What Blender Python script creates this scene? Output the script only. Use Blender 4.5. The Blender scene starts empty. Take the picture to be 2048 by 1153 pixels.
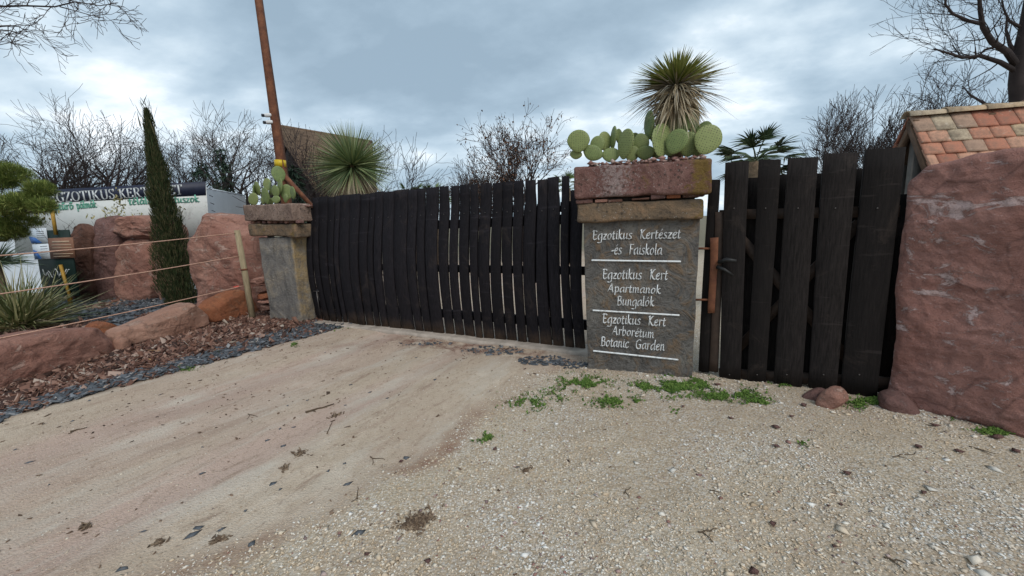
import bpy, math, random
import numpy as np
from mathutils import Vector, Matrix
random.seed(7)
RNG = np.random.default_rng(7)
S = bpy.context.scene
C = S.collection

# ------------------------------------------------------------------ camera
F, CX, CY = 800.0, 1024.0, 576.5
PITCH, ROLL, EYE = math.radians(9.2), math.radians(2.4), 1.6
_fw = Vector((0, math.cos(PITCH), -math.sin(PITCH)))
_up0 = Vector((0, math.sin(PITCH), math.cos(PITCH)))
_r = Vector((1, 0, 0)) * math.cos(ROLL) - _up0 * math.sin(ROLL)
_u = Vector((1, 0, 0)) * math.sin(ROLL) + _up0 * math.cos(ROLL)
cam = bpy.data.cameras.new('camera')
cam.sensor_width = 36
cam.lens = 36 * F / 2048
cam.clip_end = 3000
camo = bpy.data.objects.new('camera', cam)
C.objects.link(camo)
M = Matrix(((_r.x, _u.x, -_fw.x, 0), (_r.y, _u.y, -_fw.y, 0), (_r.z, _u.z, -_fw.z, EYE), (0, 0, 0, 1)))
camo.matrix_world = M
S.camera = camo
S.render.resolution_x, S.render.resolution_y = 2048, 1153
S.view_settings.view_transform = 'Standard'
S.view_settings.look = 'None'
S.view_settings.gamma = 1
S.view_settings.exposure = 0.37
try: S.view_settings.use_curve_mapping = False
except Exception: pass

# ------------------------------------------------------------------ sky and sun
SUN_EL, SUN_AZ = math.radians(44), math.radians(155)
w = bpy.data.worlds.new('World')
S.world = w
w.use_nodes = True
nt = w.node_tree
nt.nodes.clear()
def N(t, **k):
    n = nt.nodes.new(t)
    for a, b in k.items(): setattr(n, a, b)
    return n
def L(a, b): nt.links.new(a, b)
def mth(op, a, b=None, clamp=False):
    n = N('ShaderNodeMath', operation=op, use_clamp=clamp)
    for i, v in enumerate((a, b)):
        if v is None: continue
        if isinstance(v, (int, float)): n.inputs[i].default_value = v
        else: L(v, n.inputs[i])
    return n.outputs[0]
tc = N('ShaderNodeTexCoord')
sep = N('ShaderNodeSeparateXYZ'); L(tc.outputs['Generated'], sep.inputs[0])
zz = mth('ADD', mth('MAXIMUM', sep.outputs[2], 0.0), 0.30)
cmb = N('ShaderNodeCombineXYZ')
L(mth('DIVIDE', sep.outputs[0], zz), cmb.inputs[0]); L(mth('DIVIDE', sep.outputs[1], zz), cmb.inputs[1])
mp = N('ShaderNodeMapping'); L(cmb.outputs[0], mp.inputs[0])
mp.inputs['Rotation'].default_value = (0, 0, math.radians(25)); mp.inputs['Scale'].default_value = (0.95, 1.25, 1)
mp.inputs['Location'].default_value = (3.1, 1.7, 0)
n1 = N('ShaderNodeTexNoise'); L(mp.outputs[0], n1.inputs['Vector'])
n1.inputs['Scale'].default_value = 1.15; n1.inputs['Detail'].default_value = 7; n1.inputs['Roughness'].default_value = 0.5; n1.inputs['Distortion'].default_value = 0.15
n2 = N('ShaderNodeTexNoise'); L(mp.outputs[0], n2.inputs['Vector'])
n2.inputs['Scale'].default_value = 3.2; n2.inputs['Detail'].default_value = 6; n2.inputs['Roughness'].default_value = 0.55
mixn = mth('ADD', mth('MULTIPLY', n1.outputs[0], 0.85), mth('ADD', mth('MULTIPLY', n2.outputs[0], 0.42), -0.145))
# a thin bright break in the cloud low to the left, and a pale band over the horizon
brk = N('ShaderNodeVectorMath', operation='DOT_PRODUCT'); L(tc.outputs['Generated'], brk.inputs[0])
_b = Vector((-0.74, 0.90, 0.30)).normalized(); brk.inputs[1].default_value = _b
glow = N('ShaderNodeMapRange', interpolation_type='SMOOTHSTEP'); L(brk.outputs['Value'], glow.inputs[0])
glow.inputs[1].default_value = 0.965; glow.inputs[2].default_value = 1.0; glow.inputs[3].default_value = 0; glow.inputs[4].default_value = 0.045
low = N('ShaderNodeMapRange', interpolation_type='SMOOTHSTEP'); L(sep.outputs[2], low.inputs[0])
low.inputs[1].default_value = 0.30; low.inputs[2].default_value = 0.0; low.inputs[3].default_value = 0; low.inputs[4].default_value = 0.085
tot = mth('ADD', mth('ADD', mixn, glow.outputs[0]), low.outputs[0])
cr = N('ShaderNodeValToRGB'); L(tot, cr.inputs[0])
els = cr.color_ramp.elements
els[0].position = 0.36; els[0].color = (0.262, 0.352, 0.435, 1)
els[1].position = 0.72; els[1].color = (0.92, 0.96, 1.0, 1)
for p_, c_ in ((0.46, (0.325, 0.425, 0.515, 1)), (0.54, (0.415, 0.52, 0.61, 1)), (0.62, (0.56, 0.66, 0.735, 1))):
    e = els.new(p_); e.color = c_
sky = N('ShaderNodeTexSky', sky_type='NISHITA')
sky.sun_disc = False; sky.sun_elevation = SUN_EL; sky.sun_rotation = SUN_AZ
sc = N('ShaderNodeVectorMath', operation='SCALE'); L(cr.outputs[0], sc.inputs[0]); sc.inputs['Scale'].default_value = 10.4
mx = N('ShaderNodeMix', data_type='RGBA'); mx.inputs[0].default_value = 0.93
L(sky.outputs[0], mx.inputs[6]); L(sc.outputs[0], mx.inputs[7])
bg = N('ShaderNodeBackground'); bg.inputs['Strength'].default_value = 0.1; L(mx.outputs[2], bg.inputs[0])
out = N('ShaderNodeOutputWorld'); L(bg.outputs[0], out.inputs[0])
sl = bpy.data.lights.new('sun', 'SUN'); sl.energy = 1.5; sl.angle = math.radians(28); sl.color = (1, 0.955, 0.89)
so = bpy.data.objects.new('sun', sl); C.objects.link(so)
_sd = Vector((math.sin(SUN_AZ) * math.cos(SUN_EL), math.cos(SUN_AZ) * math.cos(SUN_EL), math.sin(SUN_EL)))
so.rotation_euler = _sd.to_track_quat('Z', 'Y').to_euler(); so.location = _sd * 40

# ------------------------------------------------------------------ helpers: surveying the photograph
def ray(px, py):
    return (_fw + _r * ((px - CX) / F) - _u * ((py - CY) / F))
def G(px, py, z=0.0):
    d = ray(px, py); t = (z - EYE) / d.z
    return Vector((0, 0, EYE)) + d * t
def W(px, py, Y):
    d = ray(px, py); return Vector((0, 0, EYE)) + d * (Y / d.y)
def PL(px, py, p0, n):
    d = ray(px, py); o = Vector((0, 0, EYE)); t = (p0 - o).dot(n) / d.dot(n)
    return o + d * t
def plane(a, b):
    """vertical plane through two ground points, normal towards the camera"""
    u = (b - a); u.z = 0; u.normalize(); n = Vector((u.y, -u.x, 0))
    if n.dot(Vector((0, 0, 0)) - a) < 0: n = -n
    return a, u, n

# ------------------------------------------------------------------ helpers: noise
def _h(ix, iy, iz, s):
    v = (ix * 374761393 + iy * 668265263 + iz * 2147483647 + s * 974634777) & 0xffffffff
    v = ((v ^ (v >> 13)) * 1274126177) & 0xffffffff
    v = ((v ^ (v >> 16)) * 2246822519) & 0xffffffff
    return ((v ^ (v >> 15)) & 0xffffff) / float(0xffffff)
def vn3(x, y, z, s=0):
    x, y, z = (np.asarray(a, dtype=float) for a in (x, y, z))
    xi, yi, zi = np.floor(x).astype(np.int64), np.floor(y).astype(np.int64), np.floor(z).astype(np.int64)
    fx, fy, fz = x - xi, y - yi, z - zi
    fx, fy, fz = (f * f * f * (f * (f * 6 - 15) + 10) for f in (fx, fy, fz))
    r = 0
    for dx in (0, 1):
        for dy in (0, 1):
            for dz in (0, 1):
                wgt = (fx if dx else 1 - fx) * (fy if dy else 1 - fy) * (fz if dz else 1 - fz)
                r = r + wgt * _h(xi + dx, yi + dy, zi + dz, s)
    return r * 2 - 1
def fb3(P, sc=1.0, octv=4, s=0, g=0.5):
    r, a = 0, 1.0
    for i in range(octv):
        r = r + a * vn3(P[:, 0] * sc, P[:, 1] * sc, P[:, 2] * sc, s + i * 17); a *= g; sc *= 2.03
    return r
def fb2(x, y, sc=1.0, octv=4, s=0, g=0.5):
    r, a = 0, 1.0
    z = np.zeros_like(x)
    for i in range(octv):
        r = r + a * vn3(x * sc, y * sc, z + .37, s + i * 17); a *= g; sc *= 2.03
    return r

# ------------------------------------------------------------------ helpers: objects
ORG = {}
def tag(o, label=None, cat=None, group=None, kind=None):
    if label: o['label'] = label
    if cat: o['category'] = cat
    if group: o['group'] = group
    if kind: o['kind'] = kind
    return o
def thing(name, loc, label, cat, group=None):
    o = bpy.data.objects.new(name, None); C.objects.link(o); o.empty_display_size = .1
    o.location = loc; ORG[o.name] = Vector(loc)
    return tag(o, label, cat, group)
def mesh(name, V, Fs, mat, smooth=True, attr=None):
    """Fs: list of index arrays (n,k)"""
    V = np.asarray(V, dtype=np.float32)
    if not isinstance(Fs, list): Fs = [Fs]
    Fs = [np.asarray(f, dtype=np.int32) for f in Fs if len(f)]
    me = bpy.data.meshes.new(name)
    me.vertices.add(len(V)); me.vertices.foreach_set('co', V.ravel())
    idx = np.concatenate([f.ravel() for f in Fs])
    tot_ = np.concatenate([np.full(len(f), f.shape[1], dtype=np.int32) for f in Fs])
    st = np.concatenate([[0], np.cumsum(tot_)[:-1]]).astype(np.int32)
    me.loops.add(len(idx)); me.loops.foreach_set('vertex_index', idx)
    me.polygons.add(len(tot_)); me.polygons.foreach_set('loop_start', st); me.polygons.foreach_set('loop_total', tot_)
    if smooth: me.polygons.foreach_set('use_smooth', np.ones(len(tot_), dtype=bool))
    me.update(calc_edges=True)
    if attr is not None:
        for k, v in attr.items():
            a = me.attributes.new(k, 'FLOAT', 'POINT'); a.data.foreach_set('value', np.asarray(v, dtype=np.float32))
    if mat: me.materials.append(mat)
    return me
def obj(name, V, Fs, mat, parent=None, loc=None, smooth=True, attr=None):
    """V in world coordinates; linked relative to its thing, or to its own base"""
    V = np.asarray(V, dtype=float)
    if parent is not None: org = ORG[parent.name]
    elif loc is not None: org = Vector(loc)
    else: org = Vector((V[:, 0].mean(), V[:, 1].mean(), V[:, 2].min()))
    o = bpy.data.objects.new(name, mesh(name, V - np.array(org), Fs, mat, smooth, attr)); C.objects.link(o)
    if parent is not None: o.parent = parent
    else: o.location = org
    ORG[o.name] = org
    return o
def inst(name, me, mw, parent=None):
    o = bpy.data.objects.new(name, me); C.objects.link(o)
    if parent is not None:
        o.parent = parent; o.matrix_basis = Matrix.Translation(-ORG[parent.name]) @ mw
    else: o.matrix_basis = mw
    ORG[o.name] = mw.translation.copy()
    return o
class MB:
    def __init__(s): s.V, s.F, s.n = [], {}, 0
    def add(s, V, Fc):
        V = np.asarray(V, dtype=float)
        if isinstance(Fc, list) and isinstance(Fc[0][0], int): Fc = np.array(Fc)
        for f in (Fc if isinstance(Fc, list) else [Fc]):
            f = np.asarray(f)
            if len(f): s.F.setdefault(f.shape[1], []).append(f + s.n)
        s.V.append(V); s.n += len(V)
    def get(s): return np.concatenate(s.V), [np.concatenate(v) for v in s.F.values()]
BOXF = np.array([[0, 1, 3, 2], [4, 6, 7, 5], [0, 4, 5, 1], [2, 3, 7, 6], [0, 2, 6, 4], [1, 5, 7, 3]])
def box8(c, u, v, n, a, b, t):
    """box centred c with half sizes a,b,t along u,v,n"""
    c, u, v, n = (np.array(x, dtype=float) for x in (c, u, v, n))
    return np.array([c + i * a * u + j * b * v + k * t * n for i in (-1, 1) for j in (-1, 1) for k in (-1, 1)]), BOXF
def rbox(dim, bev, seg=(10, 6, 10)):
    """rounded box centred on the origin, grid of quads"""
    hx, hy, hz = (d / 2 for d in dim)
    mb = MB()
    H = np.array((hx, hy, hz))
    for ax in range(3):
        a, b = [i for i in range(3) if i != ax]
        na, nb = seg[a], seg[b]
        def edge(n, h):   # denser near the edges
            t = np.linspace(-1, 1, n + 1); q = np.sign(t) * (1 - (1 - np.abs(t)) ** 1.5)
            return q
        A, B = np.meshgrid(edge(na, 0), edge(nb, 0), indexing='ij')
        for sgn in (-1, 1):
            P = np.zeros((A.size, 3)); P[:, a] = A.ravel() * H[a]; P[:, b] = B.ravel() * H[b]; P[:, ax] = sgn * H[ax]
            inn = np.clip(P, -(H - bev), H - bev); d = P - inn
            l = np.linalg.norm(d, axis=1, keepdims=True); l[l == 0] = 1
            P = inn + d / l * bev
            i, j = np.meshgrid(np.arange(na), np.arange(nb), indexing='ij'); i = i.ravel(); j = j.ravel()
            q = np.stack([i * (nb + 1) + j, (i + 1) * (nb + 1) + j, (i + 1) * (nb + 1) + j + 1, i * (nb + 1) + j + 1], 1)
            if (sgn > 0) != (ax != 1): q = q[:, ::-1]
            mb.add(P, q)
    V, Fs = mb.get()
    # weld coincident verts
    key = np.round(V * 1e5).astype(np.int64)
    _, first, inv = np.unique(key, axis=0, return_index=True, return_inverse=True)
    inv = inv.ravel()
    return V[first], [inv[f] for f in Fs]
def frame(c, u, n, up=Vector((0, 0, 1))):
    m = Matrix.Identity(4)
    for i in range(3): m[i][0] = u[i]; m[i][1] = n[i]; m[i][2] = up[i]; m[i][3] = c[i]
    return m
def xf(V, m):
    A = np.array(m); return V @ A[:3, :3].T + A[:3, 3]
def resample(pts, n):
    P = np.array(pts, dtype=float); Q = np.vstack([P, P[:1]])
    # corner-rounding (one Chaikin pass)
    R = []
    for i in range(len(P)):
        a, b = Q[i], Q[i + 1]; R += [a * .82 + b * .18, a * .18 + b * .82]
    R = np.array(R + [R[0]]); d = np.r_[0, np.cumsum(np.linalg.norm(np.diff(R, axis=0), axis=1))]
    t = np.linspace(0, d[-1], n, endpoint=False)
    return np.stack([np.interp(t, d, R[:, 0]), np.interp(t, d, R[:, 1])], 1)
def rock_mesh(outline, T, c, u, n, amp=.03, p=4.0, s=1, nn=90, K=16, front=1.0, ridge=.6, sc=1.6, lean=0.0, strata=0.0, cuts=11, cutd=.84):
    """a boulder: outline (u,z) in its middle plane, thickness T, pillow-shaped with broken relief"""
    O = resample(outline, nn); cen = O.mean(0)
    V = []; Fc = []; Ft = []
    ks = np.sin(np.linspace(0, 1, K + 1) * math.pi / 2)[1:]
    for side in (1, -1):
        V.append([cen[0], side * T / 2, cen[1]])
    base = 2
    for side in (1, -1):
        for k in ks[:-1] if side < 0 else ks:
            d = (1 - k ** p) ** (1 / p) * T / 2 * side
            for q in O: V.append([cen[0] + (q[0] - cen[0]) * k, d, cen[1] + (q[1] - cen[1]) * k])
    def idx(side, k, i):
        i %= nn
        if side > 0: return base + k * nn + i
        if k == K - 1: return base + (K - 1) * nn + i
        return base + K * nn + k * nn + i
    for side in (1, -1):
        for i in range(nn):
            a, b = idx(side, 0, i), idx(side, 0, i + 1)
            Ft.append((0 if side > 0 else 1, a, b) if side > 0 else (1, b, a))
            for k in range(K - 1):
                q = (idx(side, k, i), idx(side, k + 1, i), idx(side, k + 1, i + 1), idx(side, k, i + 1))
                Fc.append(q if side > 0 else q[::-1])
    V = np.array(V)
    Vn = V * sc
    off = s * 13.7
    Q = Vn + off
    rr = np.random.default_rng(s * 7 + 1)
    ctr = np.array([cen[0], 0, cen[1]]); loc = V - ctr; half = np.abs(loc).max(0) + 1e-6
    for _ in range(cuts):
        nn_ = rr.normal(0, 1, 3) * np.array([1, .7, 1]); nn_[1] = abs(nn_[1]) if rr.random() < .8 else nn_[1]; nn_ /= np.linalg.norm(nn_)
        nn2 = nn_ / half; nn2 /= np.linalg.norm(nn2); pr_ = loc @ nn2; dd = pr_.max() * rr.uniform(cutd, .97); ex = np.maximum(0, pr_ - dd); loc = loc - ex[:, None] * nn2
    V = loc + ctr
    d1 = fb3(Q, 1.0, 5, s, .55); d2 = 1 - np.abs(fb3(Q + 5, 1.3, 3, s + 5)) * 2
    d3 = 1 - np.abs(fb3(Q * np.array([1, 1, 1.6]) + 9, 3.4, 4, s + 7)) * 2
    dy = amp * (d1 * 1.4 + ridge * d2 + .38 * d3)
    if strata: dy = dy + strata * np.abs(((V[:, 2] * 3.1 + fb3(Q, .8, 2, s + 3) * .8) % 1) - .5)
    sgn = np.sign(V[:, 1])
    V[:, 1] += np.where(sgn == 0, 0, sgn) * dy
    V[:, 0] += amp * .7 * fb3(Q + 31, 1.4, 4, s + 9); V[:, 2] += amp * .7 * fb3(Q + 57, 1.4, 4, s + 11)
    V[:, 1] -= lean * (V[:, 2] - V[:, 2].min())
    m = frame(c, u, n)
    return xf(V, m), [np.array(Ft), np.array(Fc)]
def rock(name, pix, pl, T, mat, label=None, cat='boulder', group=None, parent=None, **k):
    """outline given by surveyed image points on a vertical plane"""
    p0, u, n = pl
    o2 = []
    for (x, y) in pix:
        P = PL(x, y, p0, n); o2.append(((P - p0).dot(u), P.z))
    c = p0 - n * (T / 2)
    V, Fs = rock_mesh(o2, T, Vector((c.x, c.y, 0)), u, n, **k)
    o = obj(name, V, Fs, mat, parent)
    if parent is None: tag(o, label, cat, group)
    return o
def tubes(segs, sides=3):
    """segs (n,8): p0,p1,r0,r1 -> open prisms"""
    A = np.array(segs, dtype=float); p0, p1, r0, r1 = A[:, :3], A[:, 3:6], A[:, 6], A[:, 7]
    d = p1 - p0; d /= np.maximum(np.linalg.norm(d, axis=1, keepdims=True), 1e-9)
    ref = np.where(np.abs(d[:, 2:3]) > .8, np.array([[1., 0, 0]]), np.array([[0, 0, 1.]]))
    a = np.cross(d, ref); a /= np.linalg.norm(a, axis=1, keepdims=True); b = np.cross(d, a)
    n = len(A); V = np.zeros((n, 2, sides, 3))
    for i in range(sides):
        t = 2 * math.pi * i / sides; o = a * math.cos(t) + b * math.sin(t)
        V[:, 0, i] = p0 + o * r0[:, None]; V[:, 1, i] = p1 + o * r1[:, None]
    base = np.arange(n)[:, None] * 2 * sides
    Fq = np.concatenate([base + np.array([i, (i + 1) % sides, sides + (i + 1) % sides, sides + i]) for i in range(sides)])
    return V.reshape(-1, 3), Fq
def path_tube(pts, r, sides=8, closed_caps=True):
    P = [Vector(p) for p in pts]; V = []; Fq = []; n = len(P)
    rr = r if isinstance(r, (list, tuple)) else [r] * n
    for i, p in enumerate(P):
        d = (P[min(i + 1, n - 1)] - P[max(i - 1, 0)]).normalized()
        ref = Vector((1, 0, 0)) if abs(d.z) > .8 else Vector((0, 0, 1))
        a = d.cross(ref).normalized(); b = d.cross(a)
        for k in range(sides):
            t = 2 * math.pi * (k + .5) / sides; V.append(p + (a * math.cos(t) + b * math.sin(t)) * rr[i])
    for i in range(n - 1):
        for k in range(sides):
            Fq.append((i * sides + k, i * sides + (k + 1) % sides, (i + 1) * sides + (k + 1) % sides, (i + 1) * sides + k))
    Fs = [np.array(Fq)]
    if closed_caps:
        V.append(P[0]); V.append(P[-1]); c0, c1 = len(V) - 2, len(V) - 1
        Fs.append(np.array([(c0, (k + 1) % sides, k) for k in range(sides)] + [(c1, (n - 1) * sides + k, (n - 1) * sides + (k + 1) % sides) for k in range(sides)]))
    return np.array(V), Fs
def blades(B, D, Ln, Wd, droop=0.3, nseg=3, fold=.25, up=None):
    """long narrow leaves: base B(n,3), direction D(n,3), length, width (n,)"""
    B = np.asarray(B, float); D = np.asarray(D, float); D = D / np.linalg.norm(D, axis=1, keepdims=True); n = len(B)
    side = np.cross(D, np.tile([0, 0, 1.], (n, 1))); l = np.linalg.norm(side, axis=1, keepdims=True); side = np.where(l < 1e-3, [[1., 0, 0]], side / np.maximum(l, 1e-9))
    rot = RNG.uniform(-.9, .9, n)[:, None]; nor = np.cross(side, D); side = side * np.cos(rot) + nor * np.sin(rot); nor = np.cross(side, D)
    dr = np.broadcast_to(droop, (n,))
    V = np.zeros((n, nseg + 1, 2, 3)); prof = [.55, 1, .75, .45, .25, .04] if nseg == 5 else ([.6, 1, .6, .05] if nseg == 3 else [.7, 1., .04])
    for k in range(nseg + 1):
        t = k / nseg; c = B + D * (Ln * t)[:, None]; c[:, 2] -= dr * Ln * t * t
        ww = (Wd * prof[k] / 2)[:, None]
        V[:, k, 0] = c - side * ww + nor * ww * fold; V[:, k, 1] = c + side * ww + nor * ww * fold * .3
    base = np.arange(n)[:, None] * (nseg + 1) * 2
    Fq = np.concatenate([base + np.array([2 * k, 2 * k + 1, 2 * k + 3, 2 * k + 2]) for k in range(nseg)])
    return V.reshape(-1, 3), Fq
def chips(P, size, flat=.45, aspect=1.4, tilt=.5):
    """angular stones: one 8-faced chip per point"""
    n = len(P); U = np.array([[1, 0, 0], [-1, 0, 0], [0, 1, 0], [0, -1, 0], [0, 0, 1], [0, 0, -1]], float)
    V = np.tile(U, (n, 1, 1)); V += RNG.uniform(-.38, .38, V.shape)
    s = np.stack([size * aspect * RNG.uniform(.7, 1.3, n), size * RNG.uniform(.7, 1.2, n), size * flat * RNG.uniform(.6, 1.3, n)], 1) / 2
    V *= s[:, None, :]
    a = RNG.uniform(0, 2 * math.pi, n); tx = RNG.normal(0, tilt * .5, n)
    c, s_ = np.cos(tx), np.sin(tx); y = V[:, :, 1] * c[:, None] - V[:, :, 2] * s_[:, None]; z = V[:, :, 1] * s_[:, None] + V[:, :, 2] * c[:, None]
    c, s_ = np.cos(a), np.sin(a); X = V[:, :, 0] * c[:, None] - y * s_[:, None]; Y = V[:, :, 0] * s_[:, None] + y * c[:, None]
    V = np.stack([X, Y, z], 2) + np.asarray(P)[:, None, :]
    T = np.array([[0, 2, 4], [2, 1, 4], [1, 3, 4], [3, 0, 4], [2, 0, 5], [1, 2, 5], [3, 1, 5], [0, 3, 5]])
    return V.reshape(-1, 3), (np.arange(n)[:, None, None] * 6 + T).reshape(-1, 3)
def plates(P, size, th=.006, aspect=1.6, tilt=.3):
    """flat flakes: irregular four-sided slabs with thickness"""
    n = len(P); q = np.array([[-1, -1], [1, -1], [1, 1], [-1, 1]], float)
    Q = np.tile(q, (n, 1, 1)) + RNG.uniform(-.5, .5, (n, 4, 2)); Q[:, :, 0] *= (size * aspect / 2)[:, None]; Q[:, :, 1] *= (size / 2)[:, None]
    V = np.zeros((n, 8, 3)); V[:, :4, :2] = Q; V[:, 4:, :2] = Q * .88; V[:, 4:, 2] = np.broadcast_to(th, (n,))[:, None]
    tx, ty, a = RNG.normal(0, tilt, n), RNG.normal(0, tilt, n), RNG.uniform(0, 2 * math.pi, n)
    V[:, :, 2] += V[:, :, 0] * np.tan(np.clip(ty, -1, 1))[:, None] + V[:, :, 1] * np.tan(np.clip(tx, -1, 1))[:, None]
    c, s_ = np.cos(a)[:, None], np.sin(a)[:, None]; X = V[:, :, 0] * c - V[:, :, 1] * s_; Y = V[:, :, 0] * s_ + V[:, :, 1] * c
    V[:, :, 0], V[:, :, 1] = X, Y; V += np.asarray(P)[:, None, :]
    T = np.array([[3, 2, 1, 0], [4, 5, 6, 7], [0, 1, 5, 4], [1, 2, 6, 5], [2, 3, 7, 6], [3, 0, 4, 7]])
    return V.reshape(-1, 3), (np.arange(n)[:, None, None] * 8 + T).reshape(-1, 4)

# ------------------------------------------------------------------ helpers: materials
class MT:
    def __init__(s, name, rough=.85, spec=.3):
        s.m = bpy.data.materials.new(name); s.m.use_nodes = True; s.t = s.m.node_tree; s.b = s.t.nodes['Principled BSDF']
        s.b.inputs['Roughness'].default_value = rough; s.b.inputs['Specular IOR Level'].default_value = spec
        s.co = s.t.nodes.new('ShaderNodeTexCoord').outputs['Object']
        s.geo = None
    def n(s, t, **k):
        n = s.t.nodes.new(t)
        for a, b in k.items(): setattr(n, a, b)
        return n
    def l(s, a, b): s.t.links.new(a, b)
    def pos(s):
        if not s.geo: s.geo = s.n('ShaderNodeNewGeometry')
        return s.geo.outputs['Position']
    def noise(s, scale, detail=5, rough=.55, vec=None, stretch=None, dist=0):
        v = vec or s.co
        if stretch:
            mp = s.n('ShaderNodeMapping'); mp.inputs['Scale'].default_value = stretch; s.l(v, mp.inputs[0]); v = mp.outputs[0]
        n = s.n('ShaderNodeTexNoise'); s.l(v, n.inputs['Vector']); n.inputs['Scale'].default_value = scale
        n.inputs['Detail'].default_value = detail; n.inputs['Roughness'].default_value = rough; n.inputs['Distortion'].default_value = dist
        return n.outputs[0]
    def vor(s, scale, vec=None, feat='F1', outp='Distance', rand=1.0, stretch=None):
        v = vec or s.co
        if stretch:
            mp = s.n('ShaderNodeMapping'); mp.inputs['Scale'].default_value = stretch; s.l(v, mp.inputs[0]); v = mp.outputs[0]
        n = s.n('ShaderNodeTexVoronoi', feature=feat); s.l(v, n.inputs['Vector']); n.inputs['Scale'].default_value = scale; n.inputs['Randomness'].default_value = rand
        return n.outputs[outp]
    def ramp(s, f, stops, interp='LINEAR'):
        r = s.n('ShaderNodeValToRGB'); s.l(f, r.inputs[0]); e = r.color_ramp.elements; r.color_ramp.interpolation = interp
        while len(e) < len(stops): e.new(.5)
        for i, (p, c) in enumerate(stops):
            e[i].position = p; e[i].color = (c, c, c, 1) if isinstance(c, (int, float)) else (*c, 1)
        return r.outputs[0]
    def mix(s, f, a, b, mode='MIX'):
        m = s.n('ShaderNodeMix', data_type='RGBA', blend_type=mode)
        for i, v in ((0, f), (6, a), (7, b)):
            if isinstance(v, (int, float)): m.inputs[i].default_value = v
            elif isinstance(v, tuple): m.inputs[i].default_value = (*v, 1)
            else: s.l(v, m.inputs[i])
        return m.outputs[2]
    def math(s, op, a, b=0):
        m = s.n('ShaderNodeMath', operation=op)
        for i, v in ((0, a), (1, b)):
            if isinstance(v, (int, float)): m.inputs[i].default_value = v
            else: s.l(v, m.inputs[i])
        return m.outputs[0]
    def attr(s, name): return s.n('ShaderNodeAttribute', attribute_name=name).outputs['Fac']
    def orand(s): return s.n('ShaderNodeObjectInfo').outputs['Random']
    def irand(s):
        if not s.geo: s.geo = s.n('ShaderNodeNewGeometry')
        return s.geo.outputs['Random Per Island']
    def col(s, c):
        if isinstance(c, tuple): s.b.inputs['Base Color'].default_value = (*c, 1)
        else: s.l(c, s.b.inputs['Base Color'])
        return s
    def bump(s, h, strength=.5, dist=.01):
        b = s.n('ShaderNodeBump'); b.inputs['Strength'].default_value = strength; b.inputs['Distance'].default_value = dist
        s.l(h, b.inputs['Height']); s.l(b.outputs[0], s.b.inputs['Normal']); return s
def simple(name, c, rough=.8, var=.3, sc=8, bump=.3, bd=.005, spec=.3):
    m = MT(name, rough, spec); f = m.noise(sc, 6, .6)
    lo, hi = tuple(x * (1 - var) for x in c), tuple(min(1, x * (1 + var)) for x in c)
    m.col(m.ramp(f, [(.3, lo), (.7, hi)]))
    if bump: m.bump(f, bump, bd)
    return m.m
def sandstone(name, c1, c2, pale, pale_amt=.5, seed=0., lichen=None, sc=1.0, dark=(.05, .03, .028)):
    m = MT(name, .9, .2)
    off = m.n('ShaderNodeMapping'); m.l(m.co, off.inputs[0]); off.inputs['Location'].default_value = (seed, seed * 1.7, seed * .3); v = off.outputs[0]
    big = m.noise(1.3 * sc, 6, .6, v, dist=.6); fine = m.noise(22 * sc, 8, .7, v); grain = m.noise(120, 4, .7, v)
    col = m.mix(m.ramp(big, [(.35, 0), (.65, 1)]), c1, c2)
    st = m.noise(2.6 * sc, 7, .68, v, stretch=(.8, .8, 1.9), dist=.9)
    col = m.mix(m.math('MULTIPLY', m.ramp(st, [(.42, 0), (.7, 1)]), .45), col, tuple(x * .62 for x in c1))
    col = m.mix(m.ramp(fine, [(.30, .55), (.5, 0)]), col, tuple(x * .5 for x in c2))
    scr = m.noise(3.1 * sc, 9, .74, v, stretch=(1, 1, 1.9), dist=1.1)
    scr = m.math('ADD', scr, m.math('MULTIPLY', m.math('ADD', fine, -.5), .16))
    col = m.mix(m.math('MULTIPLY', m.ramp(scr, [(.565, 0), (.60, 1)]), pale_amt), col, pale)
    sc2 = m.noise(11 * sc, 8, .75, v, stretch=(1, 1, 2), dist=1.5); col = m.mix(m.math('MULTIPLY', m.ramp(sc2, [(.60, 0), (.64, 1)]), pale_amt * .45), col, pale)
    col = m.mix(m.math('MULTIPLY', m.ramp(sc2, [(.36, 1), (.42, 0)]), .55), col, tuple(x * .55 for x in c1))
    pit = m.vor(9 * sc, v); crack = m.vor(1.6 * sc, m.mix(.25, v, m.n('ShaderNodeTexNoise').outputs['Color']), 'DISTANCE_TO_EDGE')
    col = m.mix(m.math('MULTIPLY', m.ramp(crack, [(0, 1), (.018, 0)]), .35), col, dark)
    col = m.mix(m.math('MULTIPLY', m.ramp(grain, [(.3, 1), (.55, 0)]), .35), col, tuple(x * .4 for x in c1))
    if lichen:
        lf = m.noise(7, 8, .75, v); lm = m.noise(1.9, 3, .5, v)
        col = m.mix(m.ramp(m.math('ADD', m.math('MULTIPLY', lf, .5), m.math('MULTIPLY', lm, .5)), [(.52, 0), (.57, .85)]), col, lichen)
    m.col(col)
    h = m.math('ADD', m.math('ADD', m.math('MULTIPLY', st, .8), m.math('MULTIPLY', fine, .55)), m.math('ADD', m.math('MULTIPLY', big, .8), m.math('MULTIPLY', m.math('ADD', grain, sc2), .25)))
    h = m.math('ADD', h, m.math('MULTIPLY', m.ramp(scr, [(.57, 0), (.60, 1)]), -.12))
    m.bump(h, 1.0, .06)
    return m.m
def leafmat(name, base, mid, tip, rough=.55, spec=.4):
    m = MT(name, rough, spec); r = m.irand()
    m.col(m.ramp(r, [(0, base), (.5, mid), (1, tip)]))
    return m.m

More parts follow.
